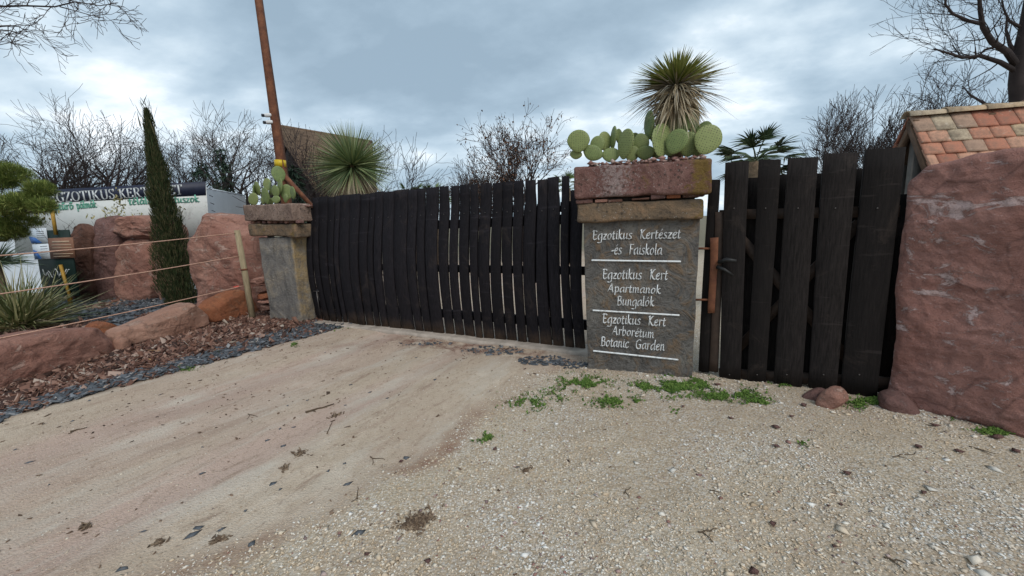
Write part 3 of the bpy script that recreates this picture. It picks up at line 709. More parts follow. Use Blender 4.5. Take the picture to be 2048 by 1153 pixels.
# lettering: broad-nib strokes
GL = {'a': (.52, [[(.42, .54), (.28, .6), (.08, .38), (.08, .1), (.2, .02), (.42, .36)], [(.43, .58), (.42, .1), (.52, .03)]]),
 'b': (.5, [[(.1, 1), (.1, .08), (.24, 0), (.42, .25), (.36, .54), (.24, .58), (.1, .42)]]),
 'c': (.42, [[(.38, .52), (.26, .6), (.08, .38), (.1, .08), (.24, 0), (.4, .1)]]),
 'd': (.54, [[(.42, .54), (.28, .6), (.08, .36), (.1, .06), (.22, .02), (.42, .34)], [(.46, 1), (.43, .1), (.52, .03)]]),
 'e': (.44, [[(.08, .28), (.36, .4), (.34, .56), (.24, .6), (.08, .38), (.1, .08), (.24, 0), (.4, .1)]]),
 'g': (.52, [[(.42, .54), (.28, .6), (.08, .38), (.08, .1), (.2, .02), (.42, .36)], [(.44, .58), (.42, -.18), (.28, -.34), (.04, -.3)]]),
 'i': (.24, [[(.02, .48), (.12, .58), (.12, .1), (.22, .03)], [(.12, .76), (.15, .79)]]),
 'k': (.46, [[(.1, 1), (.1, 0)], [(.38, .56), (.3, .58), (.12, .3)], [(.14, .34), (.34, .04), (.46, .03)]]),
 'l': (.24, [[(.1, 1), (.1, .1), (.2, .02)]]),
 'm': (.72, [[(.02, .48), (.1, .58), (.1, 0)], [(.1, .36), (.24, .58), (.34, .5), (.34, 0)], [(.34, .36), (.48, .58), (.58, .5), (.58, .1), (.68, .03)]]),
 'n': (.5, [[(.02, .48), (.1, .58), (.1, 0)], [(.1, .36), (.26, .58), (.36, .5), (.36, .1), (.46, .03)]]),
 'o': (.48, [[(.24, .6), (.08, .4), (.09, .1), (.22, 0), (.38, .18), (.4, .48), (.24, .6)]]),
 'p': (.5, [[(.02, .5), (.1, .58), (.1, -.35)], [(.1, .4), (.26, .6), (.4, .46), (.38, .12), (.22, 0), (.1, .08)]]),
 'r': (.36, [[(.02, .48), (.1, .58), (.1, 0)], [(.1, .36), (.22, .56), (.34, .56)]]),
 's': (.38, [[(.34, .54), (.2, .6), (.1, .48), (.16, .36), (.3, .22), (.28, .06), (.16, 0), (.03, .06)]]),
 't': (.32, [[(.14, .8), (.12, .1), (.2, .01), (.3, .05)], [(.0, .57), (.28, .59)]]),
 'u': (.52, [[(.02, .48), (.1, .58), (.1, .12), (.18, .02), (.38, .28)], [(.4, .58), (.39, .1), (.49, .03)]]),
 'y': (.5, [[(.02, .48), (.1, .58), (.12, .12), (.2, .04), (.38, .28)], [(.42, .58), (.38, -.2), (.2, -.35), (.04, -.3)]]),
 'z': (.42, [[(.06, .55), (.36, .56)], [(.36, .56), (.05, .04)], [(.05, .03), (.38, .03)]]),
 '-': (.28, [[(.0, .3), (.24, .34)]]), ' ': (.34, []),
 'A': (.66, [[(.0, .0), (.34, .95)], [(.34, .95), (.52, .05), (.62, .02)], [(.12, .32), (.46, .32)]]),
 'B': (.56, [[(.12, .92), (.12, 0)], [(.02, .86), (.2, .95), (.4, .88), (.38, .62), (.14, .52)], [(.16, .53), (.44, .46), (.48, .2), (.34, .02), (.04, .03)]]),
 'E': (.54, [[(.46, .84), (.3, .94), (.14, .8), (.14, .14), (.28, .0), (.48, .1)], [(.02, .9), (.2, .93)], [(.14, .48), (.42, .5)]]),
 'F': (.5, [[(.16, .9), (.14, .0)], [(.0, .84), (.12, .93), (.48, .92)], [(.14, .5), (.4, .52)]]),
 'G': (.66, [[(.54, .82), (.36, .95), (.1, .7), (.08, .24), (.28, 0), (.54, .08)], [(.54, .42), (.53, -.02)], [(.36, .42), (.6, .43)]]),
 'K': (.58, [[(.14, .95), (.12, 0)], [(.0, .86), (.14, .94)], [(.5, .94), (.4, .92), (.14, .48)], [(.16, .5), (.42, .06), (.58, .02)]])}
ACC = {'é': ('e', [[(.2, .74), (.34, .92)]]), 'ó': ('o', [[(.2, .74), (.34, .92)]]), 'á': ('a', [[(.22, .74), (.36, .92)]]),
       'ű': ('u', [[(.12, .74), (.2, .9)], [(.3, .74), (.38, .9)]]), 'ő': ('o', [[(.12, .74), (.2, .9)], [(.3, .74), (.38, .9)]])}
for k_, (b_, ac) in ACC.items(): GL[k_] = (GL[b_][0], GL[b_][1] + ac)
def smooth(pl, n=5):
    if len(pl) < 3: return [pl[0], pl[1]]
    P = [pl[0]] + pl + [pl[-1]]; o = []
    for i in range(1, len(P) - 2):
        for k in range(n):
            t = k / n; r = []
            for c_ in (0, 1):
                a, b, c2, d = P[i - 1][c_], P[i][c_], P[i + 1][c_], P[i + 2][c_]
                r.append(.5 * (2 * b + (c2 - a) * t + (2 * a - 5 * b + 4 * c2 - d) * t * t + (3 * b - a - 3 * c2 + d) * t ** 3))
            o.append(tuple(r))
    return o + [pl[-1]]
def strokes(text, nib=.085, ang=38, mn=.028, font=GL, sp=.03, slant=.1):
    """returns quads in text units and total width"""
    Q = []; x = 0; a = math.radians(ang); nx, ny = math.cos(a) * nib / 2, math.sin(a) * nib / 2
    for ch in text:
        wd, sts = font[ch]
        for pl in sts:
            s_ = smooth(pl)
            for p, r in zip(s_[:-1], s_[1:]):
                dx, dy = r[0] - p[0], r[1] - p[1]; l = math.hypot(dx, dy) or 1
                # nib swept: offset is nib vector, kept at least mn wide across the stroke
                across = abs(nx * dy - ny * dx) / l; ox, oy = nx, ny
                if across < mn: ox, oy = nx + (-dy / l) * mn, ny + (dx / l) * mn
                ex, ey = dx / l * mn * .5, dy / l * mn * .5
                quad = [(p[0] - ox - ex, p[1] - oy - ey), (r[0] - ox + ex, r[1] - oy + ey), (r[0] + ox + ex, r[1] + oy + ey), (p[0] + ox - ex, p[1] + oy - ey)]
                Q.append([(x + u_ + v_ * slant, v_) for u_, v_ in quad])
        x += wd + sp
    return Q, x
def write(name, text, x0, x1, y0, y1, capx, P3, nrm, mat, parent, th=.004, upv=None, **k):
    """lettering between two baseline points given in the survey image, each stroke a thin raised slip"""
    Q, wd = strokes(text, **k); mb = MB(); A0, A1 = P3(x0, y0), P3(x1, y1); ex = (A1 - A0); Lw = ex.length; ex.normalize()
    up = upv or Vector((0, 0, 1)); s_x = Lw / wd
    H = (P3(x0, y0 - capx) - A0).length / .95
    for qd in Q:
        top = [A0 + ex * (u_ * s_x) + up * (v_ * H) + nrm * th for u_, v_ in qd]; bot = [p - nrm * th * 2.5 for p in top]
        mb.add([tuple(v) for v in top + bot], [[0, 1, 2, 3], [0, 4, 5, 1], [1, 5, 6, 2], [2, 6, 7, 3], [3, 7, 4, 0]])
    V, Fs = mb.get(); return obj(name, V, Fs, mat, parent, smooth=False)
WL = MT('white_lettering', .6, .3); WL.col(WL.mix(WL.ramp(WL.noise(22, 5, .7), [(.38, .65), (.48, 0)]), (.78, .79, .79), (.36, .35, .34))); WL = WL.m
fa = lambda x, y: at(x, y, .004)
for (t, x0, x1, y0, y1, cap) in (('Egzotikus  Kertészet', 1184, 1361, 480, 477, 18), ('-és  Faiskola', 1222, 1324, 509, 510, 20), ('Egzotikus  Kert', 1204, 1335, 558, 560, 19), ('Apartmanok', 1215, 1321, 584, 588, 16),
        ('Bungalók', 1233, 1308, 611, 613, 18), ('Egzotikus  Kert', 1204, 1331, 646, 653, 18), ('Arborétum', 1224, 1308, 669, 677, 17), ('Botanic  Garden', 1201, 1329, 692, 702, 18)):
    write('lettering', t, x0, x1, y0, y1, cap, fa, rn, WL, pr, nib=.118, mn=.030, th=.006)
for (x0, y0, x1, y1) in ((1183, 521, 1362, 523.5), (1185, 621, 1359, 631), (1186, 702, 1357, 720)):
    a, b = fa(x0, y0), fa(x1, y1); ex = (b - a).normalized(); upv = rn.cross(ex).normalized()
    Vb, Fb = rbox(((b - a).length, .012, .017), .003, (24, 2, 2)); obj('underline_bar', xf(Vb, frame((a + b) / 2 + rn * .003, ex, rn, upv)), Fb, WL, pr)

# left pillar
cF = G(606, 650); dirL = gu.copy(); nL = gn.copy()
wl = .92
cL = cF - dirL * (wl / 2) - nL * .14
lp0 = cF.copy()
def atL(px, py, off=0): return PL(px, py, lp0 + nL * off, nL)
plr = thing('stone_pillar', Vector((cL.x, cL.y, 0)), 'left gate pillar of plain grey slab with yellow lichen edge and small planter', 'pillar', 'stone gate pillars')
zl = atL(560, 474).z
sb = stoneblock('slab', Vector((cL.x, cL.y, zl / 2 - .05)), dirL, nL, (wl, .30, zl + .1), LSLAB, plr, .02, .010, (40, 16, 60), 5, .07)
me = sb.data; co = np.zeros(len(me.vertices) * 3, dtype=np.float32); me.vertices.foreach_get('co', co); co = co.reshape(-1, 3)
ec = (co[:, 0] * dirL.x + co[:, 1] * dirL.y); ec = np.clip((ec - (wl / 2 - .10)) / .12, 0, 1); aa = me.attributes.new('edge', 'FLOAT', 'POINT'); aa.data.foreach_set('value', ec.astype(np.float32))
LA = lambda x, y, off=0: atL(x, y, off)
block_from('ledge', 496, 447, 592, 474, .06, .36, LEDGE, plr, 6, .014, .03, A=LA, U=dirL, Nn=nL, yl=(449, 474))
block_from('planter_block', 487, 410, 584, 443, .10, .36, PLANT2, plr, 7, .010, .02, A=LA, U=dirL, Nn=nL, yl=(408, 441))
for k in range(9):
    a = atL(500 + k * 11.3, 445 - k * .1, .08); stoneblock('shim_stone', a - nL * .08, dirL, nL, (.085 + .02 * math.sin(k * 2), .1, .045), (R_red, R_brn, R_mau)[k % 3], plr, .014, .006, (6, 6, 4), 80 + k)

GAP_SHADE = simple('gap_shade_fill', (.07, .055, .045), .95, .4, 20, .8, .01)  # dark cores added between the shim stones so the see-through gaps look shaded
_a, _b = at(1165, 412, -.02), at(1392, 380, -.02); stoneblock('gap_shade_core', Vector(((_a + _b) / 2)) - rn * .17, ru, rn, (wR * 1.0, .34, abs(_b.z - _a.z) + .02), GAP_SHADE, pr, .02, .006, (20, 8, 8), 99)
_a, _b = atL(505, 452, .0), atL(580, 436, .0); stoneblock('gap_shade_core', Vector(((_a + _b) / 2)) - nL * .14, dirL, nL, (wl * .9, .26, abs(_b.z - _a.z) + .04), GAP_SHADE, plr, .02, .006, (20, 8, 8), 98)
# pebbles lying in the planters
def pebbles(name, A, off, x0, x1, yl, yr, parent, n, U, Nn):
    P = []
    for k in range(n):
        t = random.random(); b = A(x0 + (x1 - x0) * t, yl + (yr - yl) * t, off) - Nn * random.uniform(.02, .42); P.append((b.x, b.y, b.z + random.uniform(-.01, .02)))
    V, Fc = chips(np.array(P), RNG.uniform(.03, .065, n), .6, 1.3)
    mm = MT(name + '_mat', .9); mm.col(mm.ramp(mm.irand(), [(0, (.2, .1, .085)), (.5, (.32, .18, .15)), (.85, (.4, .28, .24)), (1, (.6, .55, .5))]))
    o = obj(name, V, Fc, mm.m, parent, smooth=False); o['kind'] = 'stuff'; return o
pebbles('planter_gravel', at, .10, 1178, 1412, 330, 314, pr, 420, ru, rn)
pebbles('planter_gravel', LA, .08, 500, 594, 414, 412, plr, 160, dirL, nL)

# ================================================================== GATES
def char_wood(name, base, seedv, dirt=True):
    m = MT(name, .78, .14); o = m.orand()
    g_ = m.noise(6, 8, .7, stretch=(14, 14, 1.1), dist=.4); f_ = m.noise(3, 5, .6)
    c = m.mix(m.ramp(g_, [(.35, 0), (.7, 1)]), tuple(x * .5 for x in base), tuple(x * 1.7 for x in base))
    c = m.mix(m.math('MULTIPLY', o, .7), c, tuple(x * .5 for x in base))
    c = m.mix(m.ramp(m.noise(4, 6, .7, stretch=(.4, .4, 3.5)), [(.60, 0), (.66, .35)]), c, tuple(x * 3.0 for x in base))
    c = m.mix(m.ramp(m.noise(2.4, 7, .75, m.pos(), dist=1), [(.56, 0), (.7, .35)]), c, (.075, .055, .045))
    if dirt:
        sp = m.n('ShaderNodeSeparateXYZ'); m.l(m.pos(), sp.inputs[0])
        d = m.math('ADD', m.math('ADD', m.math('MULTIPLY', sp.outputs[2], -1.7), m.math('MULTIPLY', f_, .5)), m.math('MULTIPLY', m.noise(9, 6, .7, m.pos(), stretch=(3, 3, .5)), .5))
        c = m.mix(m.ramp(d, [(.10, 0), (.32, .35), (.5, .9)]), c, (.095, .062, .042))
    m.col(c); m.bump(m.math('ADD', g_, m.math('MULTIPLY', m.noise(60, 3, .6, stretch=(6, 6, .6)), .3)), .5, .006)
    return m.m
WD = char_wood('charred_oak', (.0145, .0125, .0150), 1)
WD2 = char_wood('dark_stained_boards', (.0175, .0140, .0130), 2, False)
WBR = simple('brown_stained_wood', (.045, .028, .02), .7, .35, 12)
RUST = MT('rusty_steel', .8, .3); RUST.col(RUST.ramp(RUST.noise(9, 8, .7), [(.3, (.085, .032, .02)), (.55, (.17, .065, .032)), (.75, (.26, .11, .055))])); RUST.bump(RUST.noise(40, 6, .7), .3, .003); RUST = RUST.m
STEEL = simple('bolt_steel', (.10, .09, .085), .4, .2, 30, 0); STEEL.node_tree.nodes['Principled BSDF'].inputs['Metallic'].default_value = .7
def plank(parent, tl, tr, br, bl, n, th, mat, bow=0., name='plank', ns=12, jag=.004, skew=0):
    tl, tr, br, bl = (Vector(v) for v in (tl, tr, br, bl)); V = []; rr = random.Random(hash((round(tl.x, 3), round(tl.y, 3))) & 0xffff)
    ph = rr.random() * 6
    for k in range(ns + 1):
        t = k / ns; l, r = bl.lerp(tl, t), br.lerp(tr, t); z = l.z
        e = bow * math.sin(math.pi * min(1, (t * 1.12))) if bow else 0
        j = jag * math.sin(t * 5 + ph); u_ = (r - l).normalized(); l = l + u_ * j + n * e; r = r + u_ * (j * .6) + n * e
        c_ = .005
        for p in (l + u_ * c_, r - u_ * c_): V.append(p)
        V.append(r - n * c_); V.append(r - n * th); V.append(l - n * th); V.append(l - n * c_)
    Fq = []
    for k in range(ns):
        for a in range(6): Fq.append((k * 6 + a, k * 6 + (a + 1) % 6, (k + 1) * 6 + (a + 1) % 6, (k + 1) * 6 + a))
    caps = np.array([[5, 4, 3, 2, 1, 0], [ns * 6 + i_ for i_ in range(6)]])
    return obj(name, [tuple(v) for v in V], [np.array(Fq), caps], mat, parent, smooth=False)
def zx(v): return 580 + v * .3295
def zy(v): return 340 + v * .3295
gate = thing('driveway_gate', Vector(((GA.x + GB.x) / 2, (GA.y + GB.y) / 2, 0)), 'wide black driveway gate of bowed upright planks between the two stone pillars', 'gate')
tops = [(100, 133, 235), (135, 170, 172), (172, 225, 165), (228, 270, 168), (272, 301, 160), (302, 361, 155), (362, 422, 150), (425, 480, 150), (483, 514, 142), (515, 562, 135), (568, 628, 135), (630, 712, 125), (714, 769, 122), (770, 815, 115), (825, 898, 110), (905, 955, 103), (975, 1020, 100), (1030, 1085, 93), (1095, 1133, 90), (1155, 1218, 85), (1230, 1285, 82), (1292, 1345, 75), (1358, 1410, 68), (1425, 1485, 66), (1502, 1560, 62), (1563, 1627, 48), (1647, 1690, 40), (1700, 1775, 125)]
gb = [165, 205, 245, 290, 322, 355, 417, 465, 515, 555, 605, 680, 760, 815, 868, 945, 1005, 1065, 1130, 1175, 1245, 1320, 1385, 1445, 1520, 1600, 1670, 1730, 1800]
def onG(px, py, off=0): return PL(px, py, g0 + gn * off, gn)
BOLT = None
bv, bf = path_tube([(0, 0, 0), (0, -.005, 0)], .006, 8); BOLT = mesh('bolt', bv, bf, STEEL)
angn = math.atan2(gn.x, -gn.y)
OPEN = {5: (6, .12), 7: (9, .62), 9: (10, .42), 10: (8, .3), 11: (9, .36), 13: (7, .15), 14: (13, .8), 15: (11, .74), 16: (13, .8), 17: (11, .5), 18: (9, .34), 20: (11, .5), 21: (11, .62), 23: (9, .38), 25: (10, .8), 26: (8, .5)}
yb = lambda v: zy(905 + (v - 160) * .1195)
yT = lambda v: zy(172 - (v - 100) * .075)
for k, (x0, x1, yt) in enumerate(tops):
    off = (.0, -.008, .010, -.004)[k % 4]
    nxt = tops[k + 1][0] if k + 1 < len(tops) else x1 + 3
    gbm = OPEN.get(k, (11, 0)); j0, j1 = gb[k] + 1, gb[k + 1] - gbm[0]
    wd_top = (x1 - x0); sh0, sh1 = x0 - .5, max(x1 - 3, nxt - 10)
    # board narrows above the upper rail, as sawn
    L_ = [(gb[k] + 1, gb[k + 1] - gbm[0], 0.0), (gb[k] + 1, gb[k + 1] - gbm[0] * .7, .12)]
    V = []; ns = 16; bend = .10
    for q_ in range(ns + 1):
        t = q_ / ns; tt = t ** 1.0
        a_ = j0 * (1 - tt) + sh0 * tt; b_ = j1 * (1 - tt) + sh1 * tt
        if gbm[1] and t > gbm[1]: b_ = b_ + min(1, (t - gbm[1]) / .2) * (gbm[0] * .5) * (1 - t)
        if t > .84: f = min(1, (t - .84) / .08); a_ = a_ * (1 - f) + x0 * f; b_ = b_ * (1 - f) + x1 * f
        yq = lambda v: yb((gb[k] + gb[k + 1]) / 2) * (1 - t) + zy(yt) * t
        l, r_ = onG(zx(a_), yq(a_), off), onG(zx(b_), yq(b_), off); e = bend * math.sin(math.pi * min(1, t * 1.12)); l = l + gn * e; r_ = r_ + gn * e; r_.z = l.z
        u_ = (r_ - l).normalized(); wob = .004 * math.sin(t * 7 + k * 1.7); l += u_ * wob; r_ += u_ * wob * .6; c_ = .005
        V += [l + u_ * c_, r_ - u_ * c_, r_ - gn * c_, r_ - gn * .035, l - gn * .035, l - gn * c_]
    Fq = [(q_ * 6 + a, q_ * 6 + (a + 1) % 6, (q_ + 1) * 6 + (a + 1) % 6, (q_ + 1) * 6 + a) for q_ in range(ns) for a in range(6)]
    pkn = obj('plank', [tuple(v) for v in V], [np.array(Fq), np.array([[5, 4, 3, 2, 1, 0], [ns * 6 + i_ for i_ in range(6)]])], WD, gate, smooth=False)
    cmid = (V[13 * 6] + V[13 * 6 + 1]) / 2 + gn * .001
    if x1 - x0 > 26: inst('bolt', BOLT, Matrix.Translation(cmid) @ Matrix.Rotation(angn, 4, 'Z'), pkn)
    if k + 1 < len(tops):
        # black strip added for the joint's shade, full height where the joint is closed
        t0 = gbm[1] if k in OPEN else .03; W_ = []
        for q_ in range(9):
            t = t0 + (.86 - t0) * q_ / 8; xx = gb[k + 1] * (1 - t) + nxt * t; yy = yb(gb[k + 1]) * (1 - t) + zy(yt) * t; p_ = onG(zx(xx), yy) + gn * (.10 * math.sin(math.pi * min(1, t * 1.12)) - .085)
            W_ += [p_ - gu * .045, p_ + gu * .045, p_ + gu * .045 - gn * .012, p_ - gu * .045 - gn * .012]
        obj('joint_shade_strip', [tuple(v) for v in W_], [np.array([(q_ * 4 + a, q_ * 4 + (a + 1) % 4, (q_ + 1) * 4 + (a + 1) % 4, (q_ + 1) * 4 + a) for q_ in range(8) for a in range(4)])], WD, gate, smooth=False)
L0, L1 = onG(zx(110), 480), onG(zx(1790), 480)
for zc, hh, mt, dep in ((1.62, .06, WD, .03), (.32, .06, WD, .005), (1.0, .05, WD, -.02)):
    # rails follow the bow of the boards behind them
    c_ = (L0 + L1) / 2; c_.z = zc; e = .10 * math.sin(math.pi * zc / 2.1 * 1.12)
    V, Fc = box8(c_ + gn * (e - .098 - .034), gu, (0, 0, 1), gn, (L1 - L0).length / 2, hh, .03); obj('rail', V, Fc, mt, gate, smooth=False)
# drop bolt at the left end
p = onG(633, 583, .10); V, Fs = path_tube([p, p + Vector((.01, 0, -.42))], .009, 6); lb_ = obj('drop_bolt', V, Fs, STEEL, gate)
V, Fs = path_tube([p - gu * .08, p + gu * .06], .008, 6); obj('handle', V, Fs, STEEL, lb_)

# side gate
s0, su, sn = plane(G(1400, 747), G(1757, 797))
if su.x < 0: su = -su
def onS(px, py, off=0): return PL(px, py, s0 + sn * off, sn)
def q6(x, y): return (1380 + x * .4857, 260 + y * .4857)
sg = thing('side_gate', G(1580, 772), 'tall narrow pedestrian gate of wide dark boards with rusty lock plate', 'gate')
for k, (a, b, c_, d) in enumerate((((145, 135), (243, 128), (207, 1031), (120, 1030)), ((282, 122), (375, 122), (312, 1052), (235, 1047)), ((405, 116), (530, 112), (460, 1060), (343, 1046)), ((552, 98), (695, 92), (602, 1078), (487, 1062)), ((722, 82), (890, 70), (770, 1100), (622, 1086)))):
    o_ = (.0, -.012, .004, -.004, .008)[k]
    pk_ = plank(sg, onS(*q6(*a), o_), onS(*q6(*b), o_), onS(*q6(*c_), o_), onS(*q6(*d), o_), sn, .045, WD2, jag=.003)
    for f in (.21, .955):
        c2 = onS(*q6(a[0] * (1 - f) + d[0] * f + (b[0] - a[0]) * .42, 130 + (1050 - 130) * f), o_ + .001)
        inst('bolt', BOLT, Matrix.Translation(c2) @ Matrix.Rotation(math.atan2(sn.x, -sn.y), 4, 'Z'), pk_)
for (a, b, c_, d) in (((240, 198), (292, 196), (262, 1035), (196, 1030)), ((366, 184), (412, 182), (366, 1045), (300, 1040)), ((520, 180), (560, 178), (500, 1060), (448, 1055)), ((682, 162), (728, 160), (640, 1080), (590, 1078))):
    plank(sg, onS(*q6(*a), -.13), onS(*q6(*b), -.13), onS(*q6(*c_), -.13), onS(*q6(*d), -.13), sn, .03, WD2, name='back_plank')
for (yl_, yr_, hh) in ((350, 335, 17), (1000, 1045, 18)):
    a, b = onS(*q6(120, yl_), -.075), onS(*q6(860, yr_), -.075); ex = (b - a).normalized()
    V, Fc = box8((a + b) / 2, ex, sn.cross(ex), sn, (b - a).length / 2, .045, .025); obj('rail', V, Fc, WBR, sg, smooth=False)
a, b = onS(*q6(130, 360), -.08), onS(*q6(700, 1000), -.08); ex = (b - a).normalized()
V, Fc = box8((a + b) / 2, ex, sn.cross(ex), sn, (b - a).length / 2, .045, .02); obj('brace', V, Fc, WBR, sg, smooth=False)
a, b = onS(*q6(700, 380), -.08), onS(*q6(140, 960), -.10); ex = (b - a).normalized()
V, Fc = box8((a + b) / 2, ex, sn.cross(ex), sn, (b - a).length / 2, .04, .015); obj('brace', V, Fc, WBR, sg, smooth=False)
plank(sg, onS(*q6(104, 338), -.02), onS(*q6(140, 338), -.02), onS(*q6(116, 1000), -.02), onS(*q6(80, 995), -.02), sn, .05, WBR, name='stile')
lk = plank(sg, onS(*q6(82, 446), .02), onS(*q6(117, 443), .02), onS(*q6(103, 755), .02), onS(*q6(75, 755), .02), sn, .012, RUST, name='lock_plate', jag=.006)
for (x0, x1, yy) in ((28, 82, 489), (22, 76, 700)):
    V, Fs = path_tube([onS(*q6(x0 - 8, yy), .0), onS(*q6(x1, yy), .0)], .011, 6); obj('hinge_pin', V, Fs, RUST, sg)
V, Fs = path_tube([onS(*q6(118, 545), .03), onS(*q6(150, 535), .07), onS(*q6(192, 540), .07)], [.018, .022, .014], 8); hd = obj('lock_handle', V, Fs, simple('black_iron', (.02, .02, .02), .5, .3, 20), sg)
V, Fs = path_tube([onS(*q6(112, 565), .03), onS(*q6(140, 575), .06), onS(*q6(178, 600), .05)], [.02, .016, .01], 8); obj('lever', V, Fs, hd.data.materials[0], hd)
# fixed black board between pillar and side gate
gp = thing('gate_post', onS(*q6(55, 997)), 'black square timber post between the inscribed pillar and the side gate', 'post')
plank(gp, onS(*q6(76, 205), -.03), onS(*q6(122, 205), -.03), onS(*q6(78, 1000), -.03), onS(*q6(33, 995), -.03), sn, .09, WD2, name='board')
ps = thing('hinge_post', onS(*q6(850, 1080), -.15), 'dark post squeezed between the side gate and the huge slab', 'post')
_c = onS(*q6(850, 600), -.2); _c.z = .85; V, Fc = box8(_c, su, (0, 0, 1), sn, .05, .85, .05); obj('post', V, Fc, WD2, ps, smooth=False)

# ================================================================== ROPE FENCE
WOOD = MT('weathered_pole', .8); WOOD.col(WOOD.ramp(WOOD.noise(7, 7, .7, stretch=(8, 8, 1)), [(.3, (.20, .15, .09)), (.6, (.36, .29, .18)), (.8, (.45, .38, .26))])); WOOD.bump(WOOD.noise(14, 6, .7, stretch=(8, 8, 1)), .4, .004); WOOD = WOOD.m
ROPE = simple('peach_rope', (.55, .33, .24), .8, .3, 60, .6, .004)
pb_ = Gz(506, 640); rf = thing('rope_fence', pb_, 'low boundary fence of three peach ropes strung to a round pale wooden post', 'fence')
top_ = W(474, 461, pb_.y)
V, Fs = path_tube([pb_ - Vector((0, 0, .1)), pb_ * .5 + top_ * .5 + Vector((.004, 0, 0)), top_], [.055, .05, .046], 14); pst = obj('post', V, Fs, WOOD, rf)
V, Fs = path_tube([pb_ * .42 + top_ * .58, pb_ * .44 + top_ * .56], .056, 12); obj('wire_band', V, Fs, RUST, pst)
for (y1, x1, y0) in ((466, 475, 508), (512, 482, 585), (571, 492, 674)):
    a = W(x1, y1, pb_.y); far_ = G(0, 785); b = W(-4, y0, far_.y + .2); c_ = b + (b - a) * .35; pts = []
    for k in range(25):
        t = k / 24; p = a.lerp(c_, t); p.z -= .03 * math.sin(math.pi * t); pts.append(p)
    V, Fs = path_tube(pts, .0075, 5); obj('rope', V, Fs, ROPE, rf)
    V, Fs = path_tube([a, a + Vector((-.05, 0, .004)), a + Vector((-.06, 0, -.02)), a + Vector((-.02, 0, -.016))], .005, 5); obj('screw_eye', V, Fs, RUST, pst)
a = W(488, 573, pb_.y) - Vector((.08, .02, 0)); V, Fs = path_tube([a + Vector((-.10, 0, -.01)), a], [.018, .022], 8); obj('tensioner', V, Fs, simple('red_plastic', (.5, .06, .04), .5, .2, 10, 0), rf)

# ================================================================== RUSTY MAST
pY = 8.3
m0, m1 = W(566, 350, pY), W(509, -60, pY)
mbz = Vector((m0.x, m0.y, 0)); mast = thing('steel_mast', mbz, 'tall rusty steel mast leaning slightly behind the left pillar with a yellow band', 'mast')
V, Fs = path_tube([mbz, m0, m0.lerp(m1, .55), m1 + (m1 - m0) * .35], [.105, .10, .08, .06], 4); obj('pole', V, Fs, RUST, mast, smooth=False)
V, Fs = path_tube([W(561, 335, pY), W(560, 321, pY)], .108, 12); obj('reflective_band', V, Fs, simple('yellow_paint', (.58, .40, .02), .4, .1, 20, 0), mast)
V, Fs = path_tube([W(562, 345, pY), W(560.5, 335.5, pY)], .102, 12); obj('collar', V, Fs, simple('black_rubber', (.02, .02, .02), .6, .2, 20, 0), mast)
V, Fs = path_tube([W(563, 345, pY - .1), W(640, 430, pY - .1)], .05, 4); obj('brace', V, Fs, RUST, mast, smooth=False)
CW = simple('white_plastic', (.7, .7, .7), .4, .1, 20, 0); CB = simple('camera_glass', (.02, .02, .025), .2, .1, 20, 0)
for (px, py, lb) in ((536, 231, 'upper white surveillance camera on the rusty mast'), (539, 245, 'lower white surveillance camera with black lens on the rusty mast')):
    c_ = W(px, py, pY - .05); t = thing('security_camera', c_, lb, 'camera', 'surveillance cameras on the mast')
    Vb, Fb = rbox((.15, .09, .07), .03, (6, 6, 6)); obj('housing', Vb + np.array(c_), Fb, CW, t)
    V, Fs = path_tube([c_ + Vector((-.065, -.03, -.01)), c_ + Vector((-.085, -.06, -.012))], .03, 10); obj('lens', V, Fs, CB, t)
    V, Fs = path_tube([c_ + Vector((.05, 0, 0)), c_ + Vector((.13, .02, .0))], .02, 6); obj('bracket', V, Fs, CW, t)

# ================================================================== PRICKLY PEARS
m = MT('cactus_pad', .55, .35)
d = m.vor(13, m.n('ShaderNodeTexCoord').outputs['Generated'], rand=.2, stretch=(.8, .02, 1.0)); fn = m.noise(9, 5, .6); orr = m.orand()
c = m.mix(m.ramp(fn, [(.35, 0), (.68, 1)]), (.11, .165, .055), (.185, .24, .08)); c = m.mix(m.math('MULTIPLY', orr, .6), c, (.28, .30, .11))
c = m.mix(m.ramp(d, [(.16, .9), (.30, 0)]), c, (.06, .065, .03)); c = m.mix(m.ramp(m.noise(3.5, 6, .7), [(.62, 0), (.72, .5)]), c, (.22, .17, .09))
m.col(c); m.bump(m.ramp(d, [(.05, 1), (.22, 0)]), .35, .006); PAD = m.m
def padmesh():
    nu, nv = 28, 14; V = []; Fq = []
    for a in range(nv + 1):
        k = math.sin(a / nv * math.pi); y = math.cos(a / nv * math.pi)
        for b in range(nu):
            t = 2 * math.pi * b / nu; X = math.cos(t); Z = math.sin(t); wz = 1 - .16 * (1 - Z) * .9 if Z < 0 else 1
            rr = k ** .55 if k > 0 else 0
            V.append((X * .5 * rr * (1 - .22 * max(0, -Z)), y * .5 * (1 if abs(y) < 2 else 1), Z * .5 * rr))
    for a in range(nv):
        for b in range(nu): Fq.append((a * nu + b, a * nu + (b + 1) % nu, (a + 1) * nu + (b + 1) % nu, (a + 1) * nu + b))
    return mesh('pad', V, np.array(Fq), PAD)
PM = padmesh()
